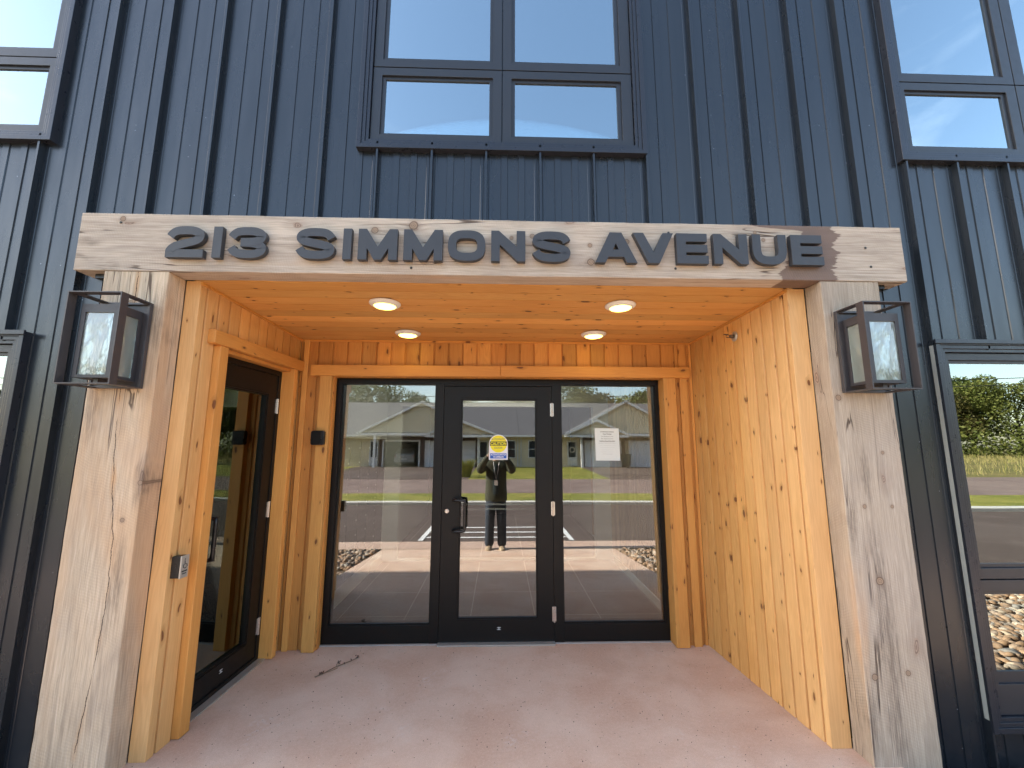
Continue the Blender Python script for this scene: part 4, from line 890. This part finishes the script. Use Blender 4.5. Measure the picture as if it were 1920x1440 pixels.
    m=MB();m.ring(ga-.12,gb+.12,HZ-.02,gz1+.12,.12,.12,.01,.12,HY+.122,HY+.20);m.build('garage_frame',M['fasc'],h)
    for a,b in feat['doors']:
        m=MB();m.ring(a,b,HZ+.1,HZ+2.15,.10,.10,.7,.12,HY+.01,HY+.06);d=m.build('door',M['fasc'],h);m=MB();m.box(a+.1,b-.1,HY+.012,HY+.03,HZ+.8,HZ+2.03);m.build('pane',M['winG'],d)
    for a,b,c,e2 in feat['wins']:
        m=MB();m.ring(a,b,c,e2,.07,.07,.07,.07,HY+.01,HY+.08);m.box(a+.07,b-.07,HY+.03,HY+.07,(c+e2)/2-.02,(c+e2)/2+.02);d=m.build('window',M['fasc'],h);m=MB();m.box(a+.07,b-.07,HY+.012,HY+.028,c+.07,e2-.07);m.build('pane',M['winG'],d)
    for x in feat['posts']:
        m=MB();m.box(x-.09,x+.09,HY+1.2,HY+1.38,HZ-.05,2.85);m.build('post',M['fasc'],h)
    for x in feat['pipes']:
        m=MB();m.box(x-.04,x+.04,HY+.01,HY+.09,HZ,2.9);m.build('downpipe',M['fasc'],h)
    return h
house('row_house','cream gabled house with an open garage and a parked car inside',-16.0,1.55,-1,-7,dict(open=(-9.55,-6.7,2.42),gables=[(-11.5,-6.34,-1.2,3.10,5.66,HY+1.0),(-6.0,-3.0,-.15,2.95,4.0,HY+1.7)],
  band=[(-9.66,-6.59,2.56),(-6.19,-2.04,2.52)],brick=[(-9.95,-9.68,2.9),(-6.57,-6.20,2.9),(-2.02,-1.85,2.9)],gdoors=[(-6.07,-2.15,2.38)],doors=[(-10.75,-10.05),(-1.75,-1.0)],wins=[(.45,1.30,1.1,2.55)],posts=[-9.98,-1.72],pipes=[1.47]))
house('row_house','cream gabled house with closed white garage door and a wreath on its front door',1.56,19.0,1,10,dict(open=(15.0,15.4,2.0),gables=[(5.3,10.4,15.5,3.10,5.75,HY+1.0),(5.1,7.75,10.4,2.95,4.15,HY+1.7)],
  band=[(7.06,10.19,2.56),(10.51,14.2,2.56)],brick=[(6.75,7.05,2.9),(10.2,10.5,2.9)],gdoors=[(7.2,10.05,2.42),(10.9,13.9,2.42)],doors=[(5.65,6.45)],wins=[(2.35,3.25,1.1,2.55)],posts=[6.62],pipes=[1.75]))
w_=thing('door_wreath','round pale wreath hanging on the white front door across the street','wreath',(6.05,HY+.08,1.75))
m=MB();m.tube([(6.05+.2*math.cos(R(a)),HY+.11,1.75+.2*math.sin(R(a))) for a in range(0,361,15)],.05,6,False);m.build('ring',plain('pale_wreath',(.5,.47,.42),.9,0,.4,20),w_)
bn=thing('wheelie_bin','dark wheeled bin beside the closed white garage door across the street','bin',(10.35,HY+.6,HZ))
gm=plain('bin_green',(.03,.045,.035),.5)
m=MB();m.prism([(10.1,HZ+.1),(10.65,HZ+.1),(10.72,HZ+1.0),(10.03,HZ+1.0)],HY+.35,HY+.95);m.build('body',gm,bn,bevel=.03)
m=MB();m.box(10.0,10.75,HY+.3,HY+1.0,HZ+1.005,HZ+1.08);m.build('lid',gm,bn,bevel=.02)
for x in (10.1,10.6):
    m=MB();m.lathe([(.11,0),(.11,.06)],(x,HY+.4,HZ+.11),'x',14);m.build('wheel',M['black'],bn)
# car in the garage, rear towards us
car=thing('parked_car','pale silver hatchback parked nose in inside the open garage','car',(-8.1,-30,HZ))
cp=plain('silver_car_paint',(.42,.43,.45),.25,.5,.05,2)
m=MB();cx=-8.1;sec=[(-27.9,.35,.95,.86),(-28.0,.28,1.05,.88),(-28.6,.25,1.10,.90),(-31.0,.25,1.08,.90),(-32.0,.28,.95,.86),(-32.2,.4,.8,.75)]
vs=[];fs=[]
for (y,zl,zh,hw) in sec:
    r_=.10;vs+=[(cx-hw+r_,y,HZ+zl),(cx-hw,y,HZ+zl+r_),(cx-hw,y,HZ+zh-r_),(cx-hw+r_,y,HZ+zh),(cx+hw-r_,y,HZ+zh),(cx+hw,y,HZ+zh-r_),(cx+hw,y,HZ+zl+r_),(cx+hw-r_,y,HZ+zl)]
for i in range(len(sec)-1):
    for k in range(8): fs.append((i*8+k,i*8+(k+1)%8,(i+1)*8+(k+1)%8,(i+1)*8+k))
fs+=[tuple(range(8)),tuple(range(47,39,-1))];m.add(vs,fs);m.build('body',cp,car,bevel=.03)
m=MB();vs=[];fs=[]
for (y,zh,hw) in ((-28.0,1.06,.80),(-28.45,1.5,.66),(-30.0,1.55,.68),(-31.0,1.07,.80)):
    vs+=[(cx-.82,y,HZ+1.04),(cx-hw,y,HZ+zh),(cx+hw,y,HZ+zh),(cx+.82,y,HZ+1.04)]
for i in range(3):
    for k in range(4): fs.append((i*4+k,i*4+(k+1)%4,(i+1)*4+(k+1)%4,(i+1)*4+k))
fs+=[(0,1,2,3),(15,14,13,12)];m.add(vs,fs);m.build('cabin',cp,car,bevel=.04)
m=MB();m.add([(cx-.66,-28.05,HZ+1.12),(cx+.66,-28.05,HZ+1.12),(cx+.58,-28.38,HZ+1.45),(cx-.58,-28.38,HZ+1.45)],[(0,1,2,3)]);o=m.build('rear_window',M['winG'],car);o.location.y=.05
for s in (-1,1):
    m=MB();m.box(cx+s*.78-.08,cx+s*.78+.08,-27.93,-27.88,HZ+.75,HZ+.98);m.build('tail_light',plain('tail_light_red',(.25,.02,.02),.3),car,bevel=.02)
    for y in (-28.9,-31.4):
        m=MB();m.lathe([(.33,0),(.33,.2)],(cx+s*.78-.1,y,HZ+.33),'x',20);m.build('wheel',M['black'],car)
m=MB();m.box(cx-.26,cx+.26,-27.90,-27.885,HZ+.55,HZ+.67);m.build('number_plate',M['white'],car)
# overhead cables
cable=plain('black_cable',(.02,.02,.02),.6)
for i,(z,y) in enumerate(((5.15,-19.2),(4.72,-19.0))):
    m=MB();m.tube([(x,y,z+.0006*x*x+.004*x) for x in range(-44,45,4)],.022,5);tag(m.build('overhead_cable',cable),('upper','lower')[i]+' of two dark cables crossing in front of the grey roofs','cable')
for s,l in ((-1,'left'),(1,'right')):
    x=s*44;m=MB();m.tube([(x,-19.1,gz(-19)-.5),(x,-19.1,8.2)],[.16,.11],12);tag(m.build('utility_pole',plain('pole_wood',(.16,.12,.09),.9)),'wooden pole carrying the cables at the far %s of the street'%l,'pole')
# ---------------------------------------------------------------- trees
def leaf_mat(name,a,b,c):
    m=NT(name,.6,spec=.25);gi=m.n('NewGeometry').outputs['Random Per Island'];cr=m.n('ValToRGB',Fac=gi);e=cr.color_ramp.elements;e[0].color=(*a,1);e[1].color=(*c,1);q=e.new(.5);q.color=(*b,1)
    m.col(cr.outputs[0]);m.b.inputs['Subsurface Weight'].default_value=0
    t=m.n('BsdfTranslucent',Color=cr.outputs[0]);mx=m.n('MixShader',i0=.3,i1=m.b.outputs[0],i2=t.outputs[0]);m.t.links.new(mx.outputs[0],m.t.nodes['Material Output'].inputs[0]);return m.m
LM=[leaf_mat('leaf_dark',(.045,.065,.015),(.075,.10,.025),(.11,.14,.04)),leaf_mat('leaf_mid',(.08,.10,.022),(.13,.15,.035),(.19,.19,.05)),leaf_mat('leaf_olive',(.08,.075,.02),(.12,.10,.03),(.15,.14,.05))]
bark=plain('bark',(.09,.07,.055),.95,0,.3,8,.3,bs=30)
def tree(seed,h,rad,kind,lm,label,cat_,n=3600,group=None,name='leafy_tree',ls=.17):
    rr=random.Random(seed);t=thing(name,label,cat_,(0,0,0),group)
    m=MB();m.tube([(0,0,-.3),(.05,.02,h*.3),(-.08,.1,h*.62),(0,0,h*.93)],[.02*h,.016*h,.009*h,.003*h],8)
    bl=[]
    if kind=='cone':
        for i in range(26):
            z=h*(.12+.86*i/25);r=rad*(1-i/26)+.15
            for k in range(5): a=rr.uniform(0,6.3);bl.append((Vector((math.cos(a)*r*.55,math.sin(a)*r*.55,z)),r*.55,.35))
    else:
        for i in range(15):
            a=rr.uniform(0,6.3);z=h*rr.uniform(.32,.9);rz=rad*math.sin(math.pi*min(1,max(.12,(z/h-.2)/.85)))**.6;d=rz*rr.uniform(.2,.85)
            c=Vector((math.cos(a)*d,math.sin(a)*d,z));bl.append((c,rad*rr.uniform(.28,.48),.8));m.tube([(0,0,z*.62),(c.x*.5,c.y*.5,z*.82),tuple(c)],[.007*h,.004*h,.002*h],5)
    m.build('trunk',bark,t)
    m=MB();tot=sum(b[1]**2 for b in bl)
    for c,r,sq in bl:
        for i in range(int(n*r*r/tot)+1):
            v=Vector((rr.gauss(0,1),rr.gauss(0,1),rr.gauss(0,1))).normalized()*r*rr.uniform(.55,1.12);v.z*=sq;p=c+v
            s=ls*rr.uniform(.5,1.4);a=Vector((rr.uniform(-1,1),rr.uniform(-1,1),rr.uniform(-.5,.5))).normalized();b=a.cross(Vector((rr.uniform(-1,1),rr.uniform(-1,1),rr.uniform(-1,1)))).normalized()
            m.add([p-a*s,p+b*s*.6,p+a*s,p-b*s*.6],[(0,1,2,3)])
    m.build('crown',lm,t,normals=False);return t
kinds=[tree(1,11,4.2,'round',LM[0],'x','tree',7500),tree(2,12,4.6,'round',LM[1],'x','tree',7500),tree(3,9.5,3.8,'round',LM[2],'x','tree',6500),tree(5,13,2.6,'cone',LM[0],'x','tree',3800,name='spruce_tree')]
used=set()
def put(k,x,y,s,label,group):
    t=kinds[k] if k not in used else copy_tree(kinds[k])
    used.add(k);t.location=(x,y,gz(y)-.1);t.scale=(s,s,s*random.uniform(.92,1.08));t.rotation_euler=(0,0,random.uniform(0,6.3));t['label']=label;t['group']=group
random.seed(12)
KN=['dark green broad tree','mid green broad tree','olive leaved bushy tree','dark spire shaped spruce']
for i in range(17):
    x=-33+i*4.1;k=[1,2,0,3,1,0,2,1,3,0,1,2,1,0,3,1,2][i]
    put(k,x+random.uniform(-.8,.8),-43-random.uniform(0,5),random.uniform(.72,.98)*(.80 if i%3==0 else 1.05),KN[k]+' rising behind the grey roofs across the street','trees behind the houses')
for i in range(24):
    a=i/23;x=24+a*88;y=-74+a*46;k=[0,1,2,1,0,1,2,0,1,0,2,1][i%12]
    put(k,x+random.uniform(-2,2),y+random.uniform(-4,4),random.uniform(.8,1.2),KN[k]+' in the tree line beyond the meadow','trees beyond the meadow')
for i in range(26):
    a=(i+.5)/25;x=21+a*92;y=-80+a*48;k=[1,0,1,2,1,0,0,1,2,1,1,0][i%12]
    put(k,x+random.uniform(-2,2),y+random.uniform(-3,3),random.uniform(.75,1.15),KN[k]+' in the second rank of the tree line beyond the meadow','trees beyond the meadow')
for i in range(12):
    x=-38-i*6;y=-62+i*4;k=[1,0,2][i%3]
    put(k,x+random.uniform(-2,2),y+random.uniform(-4,4),random.uniform(.9,1.2),KN[k]+' in the tree line far left of the houses','trees far left of the houses')
# understorey thicket closing the tree line
rr=random.Random(3);m=MB()
for i in range(30000):
    a=rr.random();x=22+a*92+rr.uniform(-4,4);y=-71+a*46+rr.uniform(-3,3);z=gz(y)+abs(rr.gauss(0,2.3));s=rr.uniform(.10,.26)
    p=Vector((x,y,z));q=Vector((rr.uniform(-1,1),rr.uniform(-1,1),rr.uniform(-.6,.6))).normalized();b=q.cross(Vector((rr.uniform(-1,1),rr.uniform(-1,1),rr.uniform(-1,1)))).normalized();m.add([p-q*s,p+b*s*.7,p+q*s,p-b*s*.7],[(0,1,2,3)])
stuff(m.build('thicket',LM[1],normals=False),'dark green undergrowth along the foot of the tree line','undergrowth')
# grasses: meadow tufts, verge and the ornamental clump by the driveway
def blades(n,fx,h,mat,name,label,seed):
    rr=random.Random(seed);m=MB()
    for i in range(n):
        x,y=fx(rr);z=gz(y);hh=h*rr.uniform(.5,1.3);a=rr.uniform(0,6.3);w=hh*.06;dx,dy=math.cos(a)*w,math.sin(a)*w;lx,ly=rr.uniform(-.3,.3)*hh,rr.uniform(-.3,.3)*hh
        m.add([(x-dx,y-dy,z),(x+dx,y+dy,z),(x+lx,y+ly,z+hh)],[(0,1,2)])
    return stuff(m.build(name,mat,normals=False),label,'grass')
gr=leaf_mat('grass_blade',(.17,.20,.04),(.28,.27,.06),(.38,.33,.10));gm2=leaf_mat('meadow_blade',(.18,.18,.05),(.30,.25,.09),(.40,.32,.14))
blades(16000,lambda r:(r.uniform(-12,26),r.uniform(-10.5,-7.0)),.05,gr,'verge_grass','short sunlit grass on the verge between parking lot and street',5)
blades(14000,lambda r:(r.uniform(26,70),r.uniform(-60,-18)),.32,gm2,'meadow_grass','tall yellow green meadow grass beyond the street',6)
blades(9000,lambda r:(r.uniform(-1.6,6.4),r.uniform(-26,-17.6)),.10,gr,'lawn_grass','short grass of the sloping lawn before the houses',8)
sh=thing('ornamental_grass','pale green arching grass clump at the driveway edge','plant',(-2.1,-18.6,gz(-18.6)))
rr=random.Random(2);m=MB()
for i in range(420):
    a=rr.uniform(0,6.3);r0=rr.uniform(0,.25);l=rr.uniform(.5,1.25);x=-2.1+r0*math.cos(a);y=-18.6+r0*math.sin(a);z=gz(-18.6);ca,sa=math.cos(a)*l*.55,math.sin(a)*l*.55
    m.add([(x-.015,y,z),(x+.015,y,z),(x+ca*.4+.012,y+sa*.4,z+l*.8),(x+ca*.4-.012,y+sa*.4,z+l*.8),(x+ca,y+sa,z+l*.95)],[(0,1,2,3),(3,2,4)])
m.build('leaf_clump',gr,sh,normals=False)
m=MB();m.lathe([(.22,0),(.16,.1),(.05,.18)],(-2.1,-18.6,gz(-18.6)),'z',10);m.build('crown_base',bark,sh)
# ---------------------------------------------------------------- the photographer
PX=-.065
pn=thing('person','person in olive coat and dark jeans holding up a phone, reflected in the door glass','person',(PX,-.34,-.14))
def skin(chains,name,mat,parent,sub=2,root=None):
    """chains: list of lists of (x,y,z,rx,ry); points with equal coordinates are shared"""
    vs=[];idx={};es=[];rad=[]
    for ch in chains:
        last=None
        for (x,y,z,rx,ry) in ch:
            k=(round(x,4),round(y,4),round(z,4))
            if k not in idx: idx[k]=len(vs);vs.append((x,y,z));rad.append((rx,ry))
            if last is not None and idx[k]!=last: es.append((last,idx[k]))
            last=idx[k]
    me=bpy.data.meshes.new('s');me.from_pydata(vs,es,[]);o=bpy.data.objects.new('s',me);C.objects.link(o)
    sk_=o.modifiers.new('skin','SKIN');sk_.use_smooth_shade=True
    for i,v in enumerate(me.skin_vertices[0].data): v.radius=rad[i];v.use_root=(i==(root or 0))
    ss=o.modifiers.new('sub','SUBSURF');ss.levels=ss.render_levels=sub
    dg=bpy.context.evaluated_depsgraph_get();m2=bpy.data.meshes.new_from_object(o.evaluated_get(dg));bpy.data.objects.remove(o);bpy.data.meshes.remove(me)
    off=Vector((0,0,0));p=parent
    while p: off+=p.location;p=p.parent
    for v in m2.vertices: v.co-=off
    m2.materials.clear();m2.materials.append(mat);m2.polygons.foreach_set('use_smooth',[True]*len(m2.polygons));ob=bpy.data.objects.new(name,m2);C.objects.link(ob);ob.parent=parent;return ob
ski=plain('skin',(.42,.25,.18),.5,0,.06,20)
Y0=-.36
body=[[(PX,Y0,.80,.13,.10),(PX,Y0,1.0,.125,.09),(PX,Y0+.01,1.2,.14,.10),(PX,Y0,1.33,.08,.07),(PX,Y0+.01,1.40,.052,.055),(PX,Y0+.03,1.47,.062,.075),(PX,Y0+.03,1.54,.072,.088),(PX,Y0+.02,1.605,.062,.078)],
      [(PX,Y0+.03,1.47,.062,.075),(PX,Y0+.115,1.475,.018,.016)],[(PX,Y0+.03,1.54,.072,.088),(PX,Y0+.135,1.505,.010,.012)]]
for s in (-1,1):
    sx=PX+s*.185
    body.append([(PX,Y0,1.33,.08,.07),(sx,Y0,1.315,.055,.055),(PX+s*.29,Y0+.13,1.20,.042,.042),(PX+s*.20,Y0+.25,1.38,.035,.035),(PX+s*.115,Y0+.315,1.515,.024,.02),(PX+s*.098,Y0+.325,1.57,.030,.016)])
    # four fingers wrap the phone's back edge, thumb on the near side
    for f,(dz,l) in enumerate(((.030,.030),(.012,.034),(-.006,.032),(-.022,.026))):
        b=(PX+s*.098,Y0+.325,1.57,.030,.016);z=1.612+dz*.75
        body.append([b,(PX+s*.102,Y0+.330,z-.012,.009,.009),(PX+s*.098,Y0+.343,z,.008,.008),(PX+s*(.098-l*.5),Y0+.3462,z+.002,.0072,.0066)])
    body.append([b,(PX+s*.085,Y0+.312,1.585,.010,.010),(PX+s*.062,Y0+.314,1.604,.009,.009),(PX+s*.045,Y0+.318,1.615,.0075,.007)])
    hx=PX+s*.085
    body.append([(PX,Y0,.80,.13,.10),(hx,Y0,.72,.085,.085),(PX+s*.10,Y0+.015,.32,.055,.058),(PX+s*.11,Y0-.01,-.02,.036,.038),(PX+s*.11,Y0-.01,-.10,.035,.04),(PX+s*.125,Y0+.10,-.125,.035,.02)])
skin(body,'body',ski,pn,2)
coatm=plain('olive_coat',(.035,.036,.018),.85,0,.25,9,.3,bs=60)
c=[[(PX,Y0-.01,.62,.215,.14),(PX,Y0-.01,.72,.225,.145),(PX,Y0-.01,.95,.205,.13),(PX,Y0,1.18,.21,.135),(PX,Y0-.01,1.33,.12,.095),(PX,Y0-.02,1.385,.066,.062)]]
for s in (-1,1): c.append([(PX,Y0-.01,1.33,.12,.095),(PX+s*.18,Y0,1.305,.085,.080),(PX+s*.305,Y0+.12,1.20,.078,.076),(PX+s*.265,Y0+.20,1.30,.066,.064),(PX+s*.135,Y0+.295,1.475,.050,.046)])
skin(c,'coat',coatm,pn,2)
m=MB();  # open front showing a dark shirt
m.add([(PX-.055,Y0+.118,.80),(PX+.055,Y0+.118,.80),(PX+.06,Y0+.128,1.15),(PX+.035,Y0+.115,1.32),(PX-.035,Y0+.115,1.32),(PX-.06,Y0+.128,1.15),(PX,Y0+.145,.80),(PX,Y0+.155,1.15),(PX,Y0+.125,1.34)],[(0,6,7,5),(6,1,2,7),(5,7,8,4),(7,2,3,8)])
sh_=m.build('shirt',plain('dark_teal_shirt',(.015,.030,.036),.8,0,.2,12),pn,smooth=True,normals=False)
m=MB();m.tube([(PX-.05,Y0+.10,1.37),(PX-.03,Y0+.137,1.2),(PX,Y0+.160,1.05),(PX+.03,Y0+.137,1.2),(PX+.05,Y0+.10,1.37)],.0045,6);m.box(PX-.03,PX+.03,Y0+.155,Y0+.160,.96,1.05);m.build('lanyard',M['stickW'],pn)
jm=plain('dark_jeans',(.018,.026,.042),.85,0,.3,10,.3,bs=80)
j=[[(PX,Y0,.84,.155,.115),(PX,Y0,.78,.15,.11)]]
for s in (-1,1): j.append([(PX,Y0,.78,.15,.11),(PX+s*.095,Y0,.60,.115,.11),(PX+s*.105,Y0+.015,.33,.090,.09),(PX+s*.112,Y0,.10,.084,.086),(PX+s*.115,Y0-.008,-.12,.080,.088)])
skin(j,'jeans',jm,pn,2)
for s in (-1,1):
    skin([[(PX+s*.112,Y0-.07,-.125,.055,.055),(PX+s*.115,Y0+.05,-.130,.060,.052),(PX+s*.125,Y0+.15,-.140,.062,.042),(PX+s*.128,Y0+.21,-.145,.050,.032)]],'shoe',plain('tan_shoe',(.38,.28,.18),.7,0,.15,20),pn,2)
hm=plain('brown_hair',(.05,.03,.02),.7,0,.3,60)
m=MB()
for i in range(900):
    rr_=random;a=rr_.uniform(0,6.3);e_=rr_.uniform(-.15,1.57)
    if math.sin(a)>.2 and e_<.55: continue
    n_=Vector((math.cos(a)*math.cos(e_),math.sin(a)*math.cos(e_),math.sin(e_)));p=Vector((PX,Y0+.02,1.555))+Vector((n_.x*.078,n_.y*.098,n_.z*.102));d=Vector((n_.y*.3,-.4,-.5+n_.z*.2)).normalized();q=n_.cross(d).normalized()*.004
    m.add([p-q,p+q,p+q+d*.035+n_*.004,p-q+d*.035+n_*.004],[(0,1,2,3)])
m.build('hair',hm,pn,normals=False)
m=MB()
for s in (-1,1): m.lathe([(.006,0),(.011,.004),(.006,.008)],(PX+s*.03,Y0+.112,1.545),'y',10)
m.build('eye',M['stickW'],pn)
m=MB();m.tube([(PX-.024,Y0+.125,1.475),(PX,Y0+.135,1.473),(PX+.024,Y0+.125,1.475)],.004,6);m.build('mouth',plain('lip',(.30,.12,.10),.5),pn)
for s in (-1,1):
    m=MB();m.lathe([(.028,0),(.024,.006),(.010,.010)],(PX+s*.075-(.01 if s<0 else 0),Y0+.02,1.54),'x',12);m.build('ear',ski,pn,smooth=True)
ph=thing('phone','black phone held level in both hands of the reflected person','phone',(PX,-.022,1.622))
m=MB();m.prism(rrect(PX-.082,PX+.082,1.585,1.660,.010),-.030,-.0215);m.build('body',M['black'],ph,bevel=.002)
m=MB();m.prism(rrect(PX-.078,PX+.078,1.589,1.656,.008),-.0312,-.0302);m.build('screen',M['winG'],ph)
m=MB();m.lathe([(.007,0),(.007,.002),(.004,.003)],(PX+.062,-.0214,1.622),'y',14);m.build('lens',M['winG'],ph)
